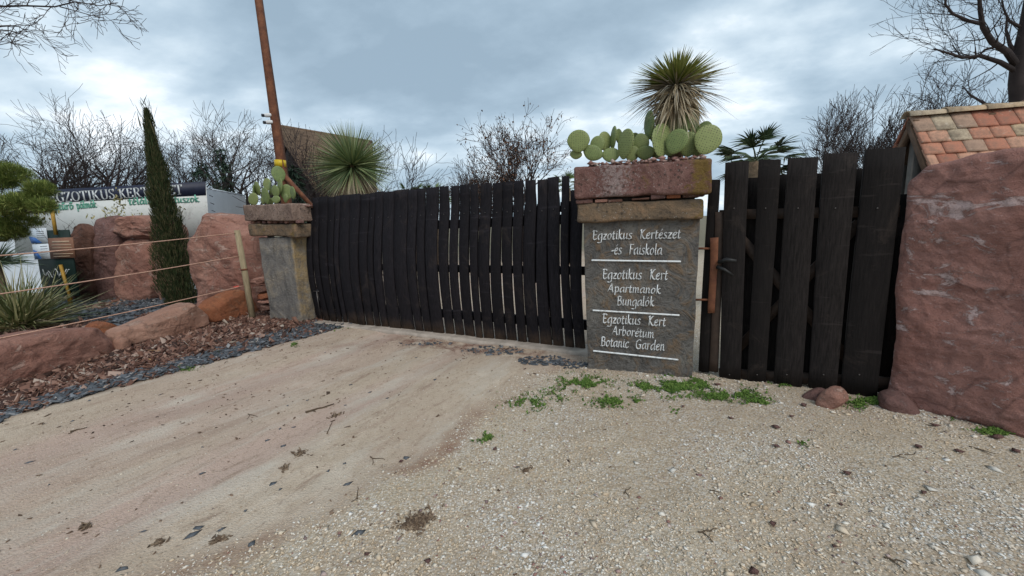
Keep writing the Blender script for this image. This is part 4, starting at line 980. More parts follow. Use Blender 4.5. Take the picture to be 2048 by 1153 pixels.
def cactus(root, A, lst, conv, px2m, U, Nn, seed):
    r = random.Random(seed)
    for (cx, cy, w_, h_, tilt, off) in lst:
        px, py = conv(cx, cy); s_ = px2m(); P = A(px, py, off)
        wr, hr = w_ * s_, h_ * s_; full = max(hr * .78, .10); yaw = 0
        if wr < full * .9: yaw = math.acos(max(.15, min(1, wr / full))) * (1 if r.random() < .5 else -1); ww = full
        else: ww = wr; yaw = r.uniform(-.25, .25)
        if wr > hr * 1.15: ww = wr
        mw = frame(P, U, Nn) @ Matrix.Rotation(yaw + r.uniform(-.05, .05), 4, 'Z') @ Matrix.Rotation(math.radians(tilt), 4, 'Y') @ Matrix.Rotation(r.uniform(-.12, .12), 4, 'X') @ Matrix.Diagonal((ww * 1.07, .034, hr * 1.08, 1))
        inst('pad', PM, mw, root)
base = at(1290, 325, -.12); pc = thing('prickly_pear', base, 'broad prickly pear cactus spreading over the red planter of the right pillar', 'cactus', 'prickly pears in the pillar planters')
pads = [(125, 688, 138, 132, 0, .06), (108, 780, 80, 54, 10, .02), (222, 768, 128, 92, 25, .0), (255, 712, 92, 105, 5, -.06), (305, 690, 75, 120, -5, -.12), (362, 667, 42, 142, 0, -.1), (400, 655, 36, 92, 0, -.2), (445, 708, 100, 172, 12, .04),
        (345, 782, 110, 88, 0, -.05), (490, 775, 85, 100, 10, -.1), (510, 658, 45, 50, 0, -.3), (550, 697, 112, 92, 70, -.12), (580, 768, 112, 82, 0, -.06), (604, 580, 62, 168, 3, -.16), (637, 640, 60, 100, 0, -.22), (708, 556, 112, 122, 0, -.24),
        (752, 606, 100, 120, -10, -.18), (827, 572, 112, 145, 5, -.14), (690, 682, 116, 195, 14, .0), (790, 692, 125, 140, 25, .05), (745, 735, 90, 90, 0, -.02), (868, 710, 118, 140, 0, -.08), (914, 565, 46, 182, 2, -.26), (972, 628, 90, 125, 25, -.16), (1002, 678, 150, 168, 22, -.02),
        (930, 745, 90, 80, 0, -.1), (660, 770, 90, 60, 0, -.1)]
cactus(pc, at, pads, lambda a, b: (1120 + a * .2948, 80 + b * .2948), lambda: .2948 * .00515, ru, rn, 3)
base = LA(550, 412, -.15); pc2 = thing('prickly_pear', base, 'small prickly pear cactus growing in the planter of the left pillar', 'cactus', 'prickly pears in the pillar planters')
pads2 = [(215, 375, 18, 62, 0, -.15), (222, 427, 46, 58, 0, -.12), (165, 420, 40, 50, -10, -.22), (122, 438, 42, 55, -8, -.18), (179, 438, 30, 50, 0, -.1), (202, 452, 46, 48, 0, -.05), (108, 457, 38, 62, -15, -.14), (104, 485, 55, 46, -30, -.02), (158, 470, 48, 62, 0, .0), (146, 492, 32, 30, 0, -.08),
         (279, 457, 50, 46, 20, -.04), (247, 481, 42, 34, 0, -.1), (205, 487, 44, 28, 0, .0), (250, 455, 30, 60, 10, -.2), (178, 495, 40, 28, 0, -.1)]
cactus(pc2, LA, pads2, lambda a, b: (460 + a * .451, 180 + b * .451), lambda: .451 * .0094, dirL, nL, 5)

# ================================================================== YUCCAS AND PALMS
def dirs(n, zmin, zmax, jit=0.0):
    z = RNG.uniform(zmin, zmax, n); a = RNG.uniform(0, 2 * math.pi, n); r = np.sqrt(1 - z * z); return np.stack([r * np.cos(a), r * np.sin(a), z], 1)
YG = leafmat('yucca_green', (.10, .13, .03), (.21, .23, .05), (.38, .36, .13))
YD = leafmat('yucca_dead', (.28, .21, .13), (.46, .37, .24), (.62, .53, .39), .8, .2)
YB = leafmat('yucca_blue', (.10, .15, .07), (.18, .24, .10), (.36, .38, .18))
TRK = simple('fibrous_trunk', (.20, .14, .09), .9, .4, 18, .9, .02)
hc = at(1352, 172, -.22); yb_ = at(1350, 325, -.22)
yr = thing('yucca_tree', yb_, 'trunked yucca with spiky green head and dry straw skirt on top of the right pillar', 'yucca')
V, Fs = path_tube([yb_, yb_.lerp(hc, .5) + Vector((.015, 0, 0)), hc], [.075, .06, .055], 12); obj('trunk', V, Fs, TRK, yr)
n = 430; D = dirs(n, .08, 1.0); B = np.tile(np.array(hc), (n, 1)) + D * .03; Ln = (.27 + .17 * (1 - D[:, 2])) * RNG.uniform(.88, 1.12, n); V, Fq = blades(B, D, Ln, RNG.uniform(.015, .024, n), RNG.uniform(.0, .12, n)); obj('green_leaves', V, Fq, YG, yr, smooth=False)
n = 190; D = dirs(n, -.30, .35); B = np.tile(np.array(hc) - np.array((0, 0, .03)), (n, 1)) + D * .03; V, Fq = blades(B, D, RNG.uniform(.38, .56, n), RNG.uniform(.009, .015, n), RNG.uniform(.05, .4, n), 3); obj('grey_leaves', V, Fq, leafmat('yucca_grey', (.12, .10, .07), (.23, .20, .15), (.33, .29, .23), .8, .2), yr, smooth=False)
n = 560; D = dirs(n, -.95, .15); B = np.tile(np.array(hc), (n, 1)) - np.stack([0 * D[:, 0], 0 * D[:, 0], RNG.uniform(.0, .24, n)], 1) + D * np.array([.09, .09, .02]); V, Fq = blades(B, D, RNG.uniform(.16, .27, n), RNG.uniform(.014, .026, n), RNG.uniform(.3, .8, n), 5); obj('dry_skirt', V, Fq, YD, yr, smooth=False)
# round yucca behind the gate
hc = W(705, 332, 7.9); yt = thing('yucca_tree', Vector((hc.x, hc.y, 0)), 'large round blue green yucca ball rising behind the left end of the driveway gate', 'yucca')
V, Fs = path_tube([Vector((hc.x, hc.y, 0)), hc], [.14, .11], 12); obj('trunk', V, Fs, TRK, yt)
n = 1000; D = dirs(n, -.75, 1.0); B = np.tile(np.array(hc), (n, 1)) + D * .05; V, Fq = blades(B, D, RNG.uniform(.70, .84, n), RNG.uniform(.014, .021, n), RNG.uniform(0, .06, n)); obj('leaves', V, Fq, YB, yt, smooth=False)
n = 200; D = dirs(n, -1, -.55); B = np.tile(np.array(hc), (n, 1)) + D * .05; V, Fq = blades(B, D, RNG.uniform(.5, .8, n), RNG.uniform(.014, .021, n), .2); obj('dry_skirt', V, Fq, YD, yt, smooth=False)
# grassy yucca lower left
bc = Gz(42, 662); yl = thing('yucca_clump', bc, 'stemless yucca clump with stiff straw tipped leaves at the left edge', 'yucca')
n = 520; D = dirs(n, .18, 1.0); B = np.tile(np.array(bc), (n, 1)) + np.stack([RNG.normal(0, .1, n), RNG.normal(0, .1, n), RNG.uniform(0, .12, n)], 1); V, Fq = blades(B, D, RNG.uniform(.85, 1.45, n), RNG.uniform(.020, .032, n), RNG.uniform(0, .22, n)); obj('leaves', V, Fq, leafmat('yucca_clump_leaf', (.06, .09, .03), (.15, .17, .06), (.48, .42, .22)), yl, smooth=False)
n = 160; D = dirs(n, .02, .5); V, Fq = blades(B[:n], D, RNG.uniform(.5, .95, n), RNG.uniform(.012, .022, n), RNG.uniform(.1, .4, n)); obj('dry_leaves', V, Fq, YD, yl, smooth=False)
# low bluish yucca under the pine
bc2 = G(15, 628); y2 = thing('yucca_clump', bc2, 'smaller grey green yucca under the cloud pine at the left edge', 'yucca')
n = 380; D = dirs(n, .05, 1); B = np.tile(np.array(bc2) + np.array((0, 0, 1.15)), (n, 1)); V, Fq = blades(B, D, RNG.uniform(.6, .9, n), RNG.uniform(.018, .03, n), RNG.uniform(.1, .4, n)); obj('leaves', V, Fq, leafmat('yucca_low', (.04, .07, .04), (.08, .12, .07), (.14, .17, .10)), y2, smooth=False)
V, Fs = path_tube([bc2, bc2 + Vector((0, 0, 1.2))], [.1, .09], 10); obj('trunk', V, Fs, TRK, y2)
# fan palm behind the side gate
def fan_palm(hc, label, nf, R_, seedv, lm, group=None, blade_n=22):
    t = thing('fan_palm', Vector((hc.x, hc.y, 0)), label, 'palm', group); r = random.Random(seedv)
    V, Fs = path_tube([Vector((hc.x, hc.y, 0)), hc], [.14, .11], 10); obj('trunk', V, Fs, TRK, t)
    for k in range(nf):
        az = 2 * math.pi * k / nf + r.uniform(-.2, .2); el = r.uniform(-.35, 1.15); d_ = Vector((math.cos(az) * math.cos(el), math.sin(az) * math.cos(el), math.sin(el)))
        tip = hc + d_ * R_ * .62 - Vector((0, 0, .05)); mb = MB(); V, Fs = path_tube([hc, hc.lerp(tip, .5) + Vector((0, 0, .04)), tip], [.013, .01, .008], 5)
        mb.add(V, Fs)
        side = d_.cross(Vector((0, 0, 1))).normalized(); D = []
        for q_ in range(blade_n):
            a = (q_ / (blade_n - 1) - .5) * 2.9; D.append(d_ * math.cos(a) + side * math.sin(a) + Vector((0, 0, r.uniform(-.06, .1))))
        D = np.array([tuple(v) for v in D]); V, Fq = blades(np.tile(np.array(tip), (blade_n, 1)), D, R_ * .52 * RNG.uniform(.85, 1.1, blade_n), np.full(blade_n, R_ * .052), .22); mb.add(V, Fq)
        V, Fs = mb.get(); obj('frond', V, Fs, lm, t, smooth=False)
FP = leafmat('palm_leaf', (.03, .055, .025), (.06, .095, .04), (.15, .19, .09))
fan_palm(W(1512, 322, 6.4), 'fan palm with ragged green fronds showing over the side gate', 20, .62, 4, FP)
for k, (px, py, lb) in enumerate(((822, 392, 'far green palm top just over the middle of the big gate'), (866, 391, 'far green palm top right of its twin over the gate'), (1135, 372, 'far green palm top between the last gate boards and the pillar'))):
    fan_palm(W(px, py + 6, 15), lb, 16, .75, 40 + k, leafmat('far_palm_leaf', (.07, .11, .03), (.11, .17, .045), (.18, .24, .08)), 'far palms beyond the gate', 14)

# ================================================================== CYPRESS AND PINE
cb = G(362, 612); ch = 4.45
cy = thing('cypress', cb, 'slender dark green columnar cypress in front of the red boulders', 'tree')
V, Fs = path_tube([cb - Vector((0, 0, .1)), cb + Vector((0, 0, ch * .8))], [.07, .015], 8); obj('trunk', V, Fs, TRK, cy)
n = 24000; t = RNG.uniform(0, 1, n) ** 1.05; a = RNG.uniform(0, 2 * math.pi, n)
rad = np.where(t < .12, .28 + t * .9, .385 * (1 - (t - .12) / .88) ** .78) * (1 + .38 * fb2(a * 1.5, t * 10, 1, 4, 7))
k_ = RNG.uniform(0, 1, n) ** .45; zc = t * ch
D = np.stack([np.cos(a) * .35, np.sin(a) * .35, np.full(n, 1.0)], 1) + RNG.normal(0, .14, (n, 3)); B = np.stack([cb.x + np.cos(a) * rad * k_ , cb.y + np.sin(a) * rad * k_, cb.z + zc * .97], 1)
V, Fq = blades(B, D, RNG.uniform(.06, .15, n), RNG.uniform(.007, .015, n), 0., 2)
cyl = leafmat('cypress_foliage', (.018, .030, .012), (.042, .058, .022), (.12, .10, .05), .8, .15)
o = obj('crown', V, Fq, cyl, cy, smooth=False)
n = 150; D = np.stack([RNG.normal(0, .28, n), RNG.normal(0, .22, n), np.ones(n)], 1); B = np.stack([cb.x + RNG.normal(0, .08, n), cb.y + RNG.normal(0, .08, n), ch * RNG.uniform(.70, 1.0, n)], 1)
V, Fq = blades(B, D, RNG.uniform(.15, .34, n), RNG.uniform(.010, .02, n), 0., 2); obj('leader_shoots', V, Fq, cyl, cy, smooth=False)
BARK = simple('bark', (.085, .065, .055), .9, .4, 10, .8, .02)
# cloud pruned pine
pb0 = G(-120, 640); pn = thing('pine_tree', pb0, 'cloud pruned pine with flat yellow green needle pads at the left edge', 'tree')
P0 = W(-60, 560, 6.3); TB = [pb0, W(-110, 560, 6.4), W(-60, 480, 6.3), W(-30, 400, 6.3), W(-20, 350, 6.3)]
V, Fs = path_tube(TB, [.12, .10, .09, .07, .04], 10); obj('trunk', V, Fs, BARK, pn)
PN = leafmat('pine_needles', (.07, .11, .025), (.15, .20, .045), (.34, .36, .11), .7, .2)
for (px, py, rx, ry, Y_) in ((6, 350, 40, 19, 6.3), (-16, 366, 36, 15, 6.2), (80, 382, 22, 14, 6.0), (52, 408, 38, 17, 6.0), (86, 414, 20, 12, 5.9), (20, 420, 34, 13, 6.1), (38, 446, 34, 11, 6.3), (0, 462, 36, 13, 6.2), (22, 470, 26, 10, 6.4)):
    c_ = W(px, py, Y_); s_ = Y_ / F * 1.0; n = int(rx * ry * 3.2)
    U_ = RNG.normal(0, 1, (n, 3)); U_ /= np.linalg.norm(U_, axis=1, keepdims=True); U_ *= RNG.uniform(.3, 1, (n, 1)) ** .5
    bump_ = 1 + .18 * fb3(U_ * 2 + px, 1, 2, 3)[:, None]
    B = np.array(c_) + U_ * np.array((rx * s_, rx * s_ * .9, ry * s_)) * bump_
    D = U_ * .8 + np.array((0, 0, .7)) + RNG.normal(0, .45, (n, 3)); B = np.repeat(B, 3, 0); D = np.repeat(D, 3, 0) + RNG.normal(0, .35, (n * 3, 3))
    V, Fq = blades(B, D, RNG.uniform(.055, .10, n * 3), RNG.uniform(.003, .006, n * 3), 0., 2); obj('needle_pad', V, Fq, PN, pn, smooth=False)
    V, Fs = path_tube([TB[2 if py > 430 else 3] , c_ + Vector((-.1, 0, -.08)), c_], [.04, .025, .012], 6); obj('branch', V, Fs, BARK, pn)

# ================================================================== BARE TREES
BK1 = simple('grey_bark', (.060, .046, .042), .95, .35, 3, .3, .02); BK2 = simple('dark_bark', (.040, .030, .029), .95, .35, 3, .3, .02)
def rv(r, s): return Vector((r.gauss(0, s), r.gauss(0, s), r.gauss(0, s)))
def grow(r, segs, ends, p, d, ln, rad, lev, P):
    ns = P['ns'][min(lev, len(P['ns']) - 1)]; sl = ln / ns; kids = P['kids'][min(lev, len(P['kids']) - 1)] if lev < P['lev'] else 0
    pts = []
    for k in range(ns):
        d = (d + rv(r, P['wig'] * (1 + .12 * lev)) + Vector((P.get('wind', 0), 0, P['up'])) * (.5 if lev else .2)).normalized(); q_ = p + d * sl
        f0, f1 = 1 - .72 * k / ns, 1 - .72 * (k + 1) / ns; segs.append((lev, *p, *q_, max(rad * f0, P['rmin']), max(rad * f1, P['rmin']))); p = q_; pts.append((p, d, rad * f1, (k + 1) / ns))
    if lev >= P['lev']: ends.append(p); return
    for k in range(kids):
        t = r.uniform(P['start'] if lev == 0 else .2, 1.0) if k else 1.0
        i_ = min(ns - 1, max(0, int(t * ns - .001))); p_, d_, rr, tt = pts[i_]
        ang = r.uniform(*P['ang']); ax = rv(r, 1).cross(d_).normalized(); nd = Matrix.Rotation(ang if k else ang * .4, 3, ax) @ d_
        grow(r, segs, ends, p_, nd, ln * r.uniform(*P['shr']) * (1.15 if lev == 0 else 1), max(rr * r.uniform(.55, .85), P['rmin']), lev + 1, P)
DEF = dict(ns=[8, 6, 5, 4, 3], kids=[6, 5, 5, 4, 0], lev=4, wig=.13, up=.10, start=.25, ang=(.35, .9), shr=(.48, .80), rmin=.006)
def bare_tree(base, h, trunk_r, seedv, label, mat, group=None, name='bare_tree', lean=(0, 0), leaves=None, trunk_frac=.50, **kw):
    P = dict(DEF); P.update(kw); r = random.Random(seedv); segs, ends = [], []
    t = thing(name, base, label, 'tree', group)
    grow(r, segs, ends, Vector((0, 0, -.1)), Vector((lean[0], lean[1], 1)).normalized(), h * trunk_frac, trunk_r, 0, P)
    A = np.array(segs); mx_ = np.percentile(A[:, 6], 99.75); s_ = h / mx_; A[:, 1:7] *= s_; A[:, 1:4] += np.array(base); A[:, 4:7] += np.array(base)
    V, Fq = tubes(A[A[:, 0] == 0][:, 1:], 8); obj('trunk', V, Fq, mat, t)
    mb = MB(); 
    b1 = A[(A[:, 0] == 1) | (A[:, 0] == 2)]; mb.add(*tubes(b1[:, 1:], 5)); mb.add(*tubes(A[A[:, 0] > 2][:, 1:], 3))
    V, Fs = mb.get(); obj('crown', V, Fs, mat, t)
    if leaves:
        n_l, lm, sz_ = leaves; E = A[A[:, 0] >= 3]; i_ = RNG.integers(0, len(E), n_l); B = E[i_, 4:7] + RNG.normal(0, .05, (n_l, 3)); sz = RNG.uniform(.6, 1.2, n_l) * sz_
        V, Fq = plates(B, sz, sz_ * .08, 1.3, .9); obj('leaves', V, Fq, lm, t, smooth=False)
    return t, A
def hb(px, Y_): p = W(px, 470, Y_); return Vector((p.x, p.y, 0))
def hh(px, py, Y_): return W(px, py, Y_).z
specs = [(-60, 205, 21, 'bare tree leaning in from beyond the left edge above the cloud pine'), (25, 222, 24, 'bare tree directly above the tops of the cloud pine'), (85, 206, 23, 'tallest bare tree above the left end of the banner'), (140, 222, 22, 'bare tree above the letters E and G of the banner'),
         (185, 225, 25, 'bare tree above the letters T and I of the banner'), (228, 235, 23, 'bare tree just left of the cypress above the banner'), (310, 240, 26, 'thin bare tree just right of the cypress'), (345, 232, 25, 'bare tree above the right half of the banner'),
         (398, 225, 22, 'bare tree behind the right top corner of the banner'), (445, 222, 24, 'bare tree above the white tarpaulin wall'), (490, 232, 22, 'bare tree just left of the leaning mast'), (530, 235, 26, 'bare tree right behind the leaning mast')]
for k, (px, py, Y_, lb) in enumerate(specs):
    h = hh(px, py - 8, Y_) * (1, .95, 1.03, .9)[k % 4]; bare_tree(hb(px, Y_), h, .36 + .08 * (k % 3), 100 + k, lb, (BK1, BK2)[k % 2], 'bare trees behind the banner', kids=[6, 5, 4, 5, 0], wig=.11, up=.12, lean=((k % 3 - 1) * .22, 0), rmin=.008, ang=(.4, .95), start=.34, shr=(.48, .78), trunk_frac=.6)
# trees over the brown roof
for k, (px, py, Y_, lb) in enumerate(((610, 262, 13, 'bare shrubby tree in front of the steep brown roof'), (690, 255, 17, 'bare tree behind the steep roof left of the yucca ball'), (752, 272, 14, 'bare twiggy tree right behind the yucca ball'))):
    bare_tree(hb(px, Y_), hh(px, py, Y_), .13, 140 + k, lb, BK2, 'bare trees round the steep roof', kids=[8, 6, 5, 4, 0], wig=.11, up=.12, rmin=.006, trunk_frac=.45)
DL = leafmat('dead_leaves', (.07, .035, .02), (.12, .06, .035), (.20, .11, .07), .8, .2)
bare_tree(hb(1042, 17), hh(1042, 222, 17), .26, 161, 'spreading bare tree with clinging brown leaves beyond the middle of the gate', BK2, None, kids=[8, 7, 6, 5, 0], wig=.09, up=.06, ang=(.35, .75), rmin=.006, start=.35, shr=(.48, .78), trunk_frac=.42, leaves=(3200, DL, .035))
bare_tree(hb(944, 30), hh(944, 316, 30), .2, 162, 'small rounded bare tree left of the brown leaved one', BK1, None, kids=[12, 7, 6, 4, 0], wig=.07, up=.05, ang=(.3, .7), rmin=.012, start=.25, trunk_frac=.45)
bare_tree(hb(872, 34), hh(872, 352, 34), .12, 163, 'smallest far bare tree showing over the gate between two palm tops', BK1, None, kids=[8, 6, 5, 0], lev=3, rmin=.012)
# right side
rs = [(1668, 172, 22, 'bare tree nearest the side gate on the right'), (1735, 165, 20, 'dense bare tree above the widest board of the side gate'), (1800, 158, 21, 'bare tree rising just left of the tiled roof'), (1870, 125, 20, 'bare tree above the left half of the tiled roof ridge'), (1950, 150, 22, 'bare tree behind the big oak limbs on the right')]
for k, (px, py, Y_, lb) in enumerate(rs):
    bare_tree(hb(px, Y_), hh(px, py, Y_), .20, 180 + k, lb, (BK1, BK2)[k % 2], 'bare trees behind the side gate', kids=[8, 6, 5, 5, 0], wig=.08, up=.14, wind=.07, rmin=.009, ang=(.25, .75), start=.15, trunk_frac=.5)
# big oak at the right edge: drawn trunk with limbs grown from it
ob = Vector((W(2046, 300, 12).x, 12, 0)); r = random.Random(9); segs, ends = [], []
ok = thing('oak_tree', ob, 'big dark oak with crooked bare limbs at the right edge', 'tree')
def OW(px, py, dy=0): return W(px, py, 12 + dy)
V, Fs = path_tube([ob, OW(2040, 215), OW(2036, 165), OW(2040, 120), OW(2052, 60), OW(2062, -20), OW(2075, -120)], [.27, .20, .19, .18, .15, .10, .05], 12); obj('trunk', V, Fs, BK2, ok)
limbs = [([(2030, 142), (2000, 125), (1960, 112), (1925, 116), (1890, 105), (1868, 98)], .07, 0), ([(2036, 135), (2015, 105), (1985, 85), (1966, 55), (1960, 20), (1958, -20), (1950, -60)], .095, -.6), ([(1962, 48), (1935, 42), (1905, 28), (1890, 8), (1892, -20)], .05, -.6), ([(2038, 118), (2020, 90), (2012, 60), (2014, 30)], .06, .5),
         ([(1998, 92), (1970, 100), (1950, 118), (1920, 112), (1905, 90)], .04, .3), ([(2055, 60), (2035, 52), (2018, 42), (2008, 20), (2000, -20)], .05, .2), ([(2000, 212), (1970, 208), (1940, 190), (1925, 172)], .05, .8), ([(2050, 75), (2080, 30), (2110, -40)], .08, .2), ([(2045, 150), (2090, 110), (2150, 80)], .08, 0)]
mb = MB()
for pl_, r0, dy in limbs:
    pts = [OW(x_, y_, dy * k / len(pl_)) for k, (x_, y_) in enumerate(pl_)]; rr_ = [r0 * (1 - .75 * k / (len(pts) - 1)) for k in range(len(pts))]
    mb.add(*path_tube(pts, rr_, 7))
    for k in range(1, len(pts)):
        for _ in range(3 if k > 1 else 1):
            d_ = (pts[k] - pts[k - 1]).normalized(); p_ = pts[k - 1].lerp(pts[k], r.random()); nd = (d_ + rv(r, .75) + Vector((-.1, 0, .2))).normalized()
            grow(r, segs, ends, p_, nd, r.uniform(.5, 1.1), min(.02, rr_[k] * .4), 1, dict(DEF, kids=[0, 3, 3, 3, 0], lev=3, wig=.15, rmin=.0045, ns=[4, 4, 3, 3]))
mb.add(*tubes(np.array(segs)[:, 1:], 4)); V, Fs = mb.get(); obj('crown', V, Fs, BK2, ok)
# tree whose boughs hang in at the top left
tb = Vector((-11.2, 6.0, 0)); r = random.Random(19); segs, ends = [], []
ot = thing('bare_tree', tb, 'bare tree outside the left edge whose fine twigs reach into the top left corner', 'tree')
V, Fs = path_tube([tb, W(-330, 300, 6), W(-300, 60, 6), W(-280, -200, 6)], [.22, .17, .13, .08], 10); obj('trunk', V, Fs, BK1, ot)
mb = MB()
for pl_, r0 in (([(-310, 80), (-150, 30), (-40, 15), (50, 12), (110, 14), (150, 4), (200, 12), (236, 6)], .018), ([(-310, 90), (-160, 60), (-40, 55), (20, 52), (42, 54)], .024), ([(-300, 70), (-100, -20), (40, -12), (140, -8), (205, -6)], .018), ([(-30, 58), (20, 62), (50, 72), (66, 78)], .009), ([(120, 14), (150, 22), (185, 32), (200, 36)], .008), ([(-310, 110), (-80, 95), (0, 90), (38, 82)], .010)):
    pts = [W(x_, y_, 6 + .25 * math.sin(x_ * .02)) for x_, y_ in pl_]; rr_ = [max(.004, r0 * (1 - .8 * k / (len(pts) - 1))) for k in range(len(pts))]; mb.add(*path_tube(pts, rr_, 6))
    for k in range(2, len(pts)):
        for _ in range(3 if r0 > .015 else 1):
            d_ = (pts[k] - pts[k - 1]).normalized(); p_ = pts[k - 1].lerp(pts[k], r.random()); nd = (d_ + rv(r, .6)).normalized()
            grow(r, segs, ends, p_, nd, r.uniform(.2, .42), .006, 1, dict(DEF, kids=[0, 4, 3, 0], lev=3, wig=.2, rmin=.0028, ns=[4, 4, 3, 3], up=.01))
mb.add(*tubes(np.array(segs)[:, 1:], 4)); V, Fs = mb.get(); obj('crown', V, Fs, BK1, ot)
# green conifers between the bare trees
CF = leafmat('conifer_foliage', (.018, .035, .025), (.035, .06, .04), (.06, .09, .055), .8, .2)
for k, (px, py, Y_, lb) in enumerate(((425, 325, 19, 'sparse green cedar behind the white tarpaulin wall'), (465, 300, 20, 'taller thin cedar left of the mast'), (603, 335, 12, 'narrow dark conifer between mast brace and yucca ball'))):
    b_ = hb(px, Y_); h = hh(px, py, Y_); t = thing('cedar_tree', b_, lb, 'tree', 'conifers behind the pillar'); V, Fs = path_tube([b_, b_ + Vector((0, 0, h))], [.1, .02], 6); obj('trunk', V, Fs, BK2, t)
    BB, DD = [], []; rr = random.Random(k + 5); wd_ = (1.9, 1.3, .45)[k]
    for q_ in range(70):
        z = h * rr.uniform(.3, 1); a = rr.uniform(0, 6.28); Lb = wd_ * (1.12 - z / h) * rr.uniform(.6, 1.1)
        for s_ in range(16):
            f = rr.random(); BB.append((b_.x + math.cos(a) * Lb * f, b_.y + math.sin(a) * Lb * f, z - .25 * Lb * f * f + .05)); DD.append((math.cos(a) * .5 + rr.gauss(0, .4), math.sin(a) * .5 + rr.gauss(0, .4), rr.gauss(-.1, .35)))
    V, Fq = blades(np.array(BB), np.array(DD), RNG.uniform(.15, .35, len(BB)), RNG.uniform(.02, .05, len(BB)), .1, 2); obj('crown', V, Fq, CF, t, smooth=False)
# shrub half hidden in front of banner
bs = G(238, 598); sh = thing('shrub', bs, 'thin yellowing shrub in front of the banner above the flat topped boulder', 'shrub')
segs, ends = [], []; r = random.Random(77)
for _ in range(6): grow(r, segs, ends, Vector(bs) + Vector((r.uniform(-.1, .1), 0, 0)), Vector((r.gauss(0, .2), r.gauss(0, .2), 1)).normalized(), 1.6, .012, 1, dict(DEF, kids=[0, 5, 4, 0], lev=3, wig=.1, rmin=.003, start=.5))
A = np.array(segs); zmx = A[:, 6].max(); A[:, 3] *= 2.9 / zmx; A[:, 6] *= 2.9 / zmx; V, Fq = tubes(A[:, 1:], 4); obj('stems', V, Fq, BK1, sh)
k_ = np.where(A[:, 6] > 2.2)[0]; i_ = RNG.choice(k_, 240); V, Fq = plates(A[i_, 4:7] + RNG.normal(0, .05, (240, 3)), RNG.uniform(.015, .035, 240), .003, 1.8, .9); obj('leaves', V, Fq, leafmat('yellowing_leaves', (.10, .10, .03), (.22, .20, .06), (.33, .27, .12)), sh, smooth=False)

# ================================================================== BANNER AND TARPAULIN STORE
tc0, tc1 = W(410, 600, 12.2), W(60, 600, 13.0); tc0.z = tc1.z = 0
bp0, bu, bn = plane(tc0, tc1)
if bu.x < 0: bu = -bu
def onB(px, py, off=0): return PL(px, py, bp0 + bn * off, bn)
zt_ = onB(410, 364).z
TARP = simple('white_tarpaulin', (.66, .71, .76), .6, .06, 2, .25, .03)
ts = thing('tarpaulin_store', tc0, 'long white tarpaulin store shed behind the boulders', 'shed')
e0 = tc0.copy(); e1 = e0 - bu * 8.5; deep = W(520, 600, 16.5); deep.z = 0
mb = MB(); zz_ = zt_ - .06
for a, b in ((e1, e0), (e0, deep), (deep, deep - bu * 8.5), (deep - bu * 8.5, e1)):
    n1 = (b - a).normalized(); kk = 24; nV = []; 
    for i_ in range(kk + 1):
        p_ = a.lerp(b, i_ / kk); nn_ = Vector((n1.y, -n1.x, 0)) * (.012 * math.sin(i_ * 2.1)); nV += [tuple(p_ + nn_), tuple(p_ - nn_ + Vector((0, 0, zz_)))]
    mb.add(nV, [[2 * i_, 2 * i_ + 2, 2 * i_ + 3, 2 * i_ + 1] for i_ in range(kk)])
V, Fs = mb.get(); obj('wall', V, Fs, TARP, ts)
rfv = [e1, e0, deep, deep - bu * 8.5]; V = [tuple(p + Vector((0, 0, zz_))) for p in rfv] + [tuple(p + Vector((0, 0, zz_ + .05))) for p in rfv]; obj('roof', V, np.array([[0, 3, 2, 1], [4, 5, 6, 7], [0, 1, 5, 4], [1, 2, 6, 5], [2, 3, 7, 6], [3, 0, 4, 7]]), TARP, ts, smooth=False)
V, Fs = path_tube([e0 + bn * .03 + bu * .02, e0 + bn * .03 + bu * .02 + Vector((0, 0, zz_))], .03, 6); obj('corner_pole', V, Fs, CW, ts)
bnr = thing('banner', onB(240, 430, .05), 'weathered banner with navy top strip and green garden lettering hung on the tarpaulin store', 'banner')
def quadbox(A_, B_, C_, D_, nrm, th): return [tuple(v) for v in (A_, B_, C_, D_)] + [tuple(v - nrm * th) for v in (A_, B_, C_, D_)], np.array([[0, 1, 2, 3], [7, 6, 5, 4], [0, 4, 5, 1], [1, 5, 6, 2], [2, 6, 7, 3], [3, 7, 4, 0]])
m = MT('banner_print', .5, .3); fl = m.noise(1.1, 7, .7, dist=1.5)
c = m.ramp(fl, [(.35, (.62, .63, .60)), (.55, (.66, .66, .63)), (.64, (.50, .50, .47))])
c = m.mix(m.ramp(m.noise(2.6, 8, .75, dist=2), [(.60, 0), (.66, .6)]), c, (.42, .36, .38)); c = m.mix(m.ramp(m.noise(3.3, 8, .75, dist=2), [(.62, 0), (.67, .6)]), c, (.30, .36, .22)); m.col(c); BPR = m.m
V, Fq = quadbox(onB(30, 388, .06), onB(411, 364, .06), onB(420, 470, .06), onB(30, 505, .06), bn, .01); obj('sheet', V, Fq, BPR, bnr, smooth=False)
V, Fq = quadbox(onB(30, 383.5, .066), onB(411, 363.5, .066), onB(412, 391, .066), onB(30, 410, .066), bn, .004); obj('title_strip', V, Fq, simple('navy_print', (.018, .022, .045), .5, .2, 5, 0), bnr, smooth=False)
WB = simple('banner_white', (.6, .62, .62), .6, .1, 5, 0); GBm = simple('banner_green', (.17, .45, .33), .6, .1, 5, 0)
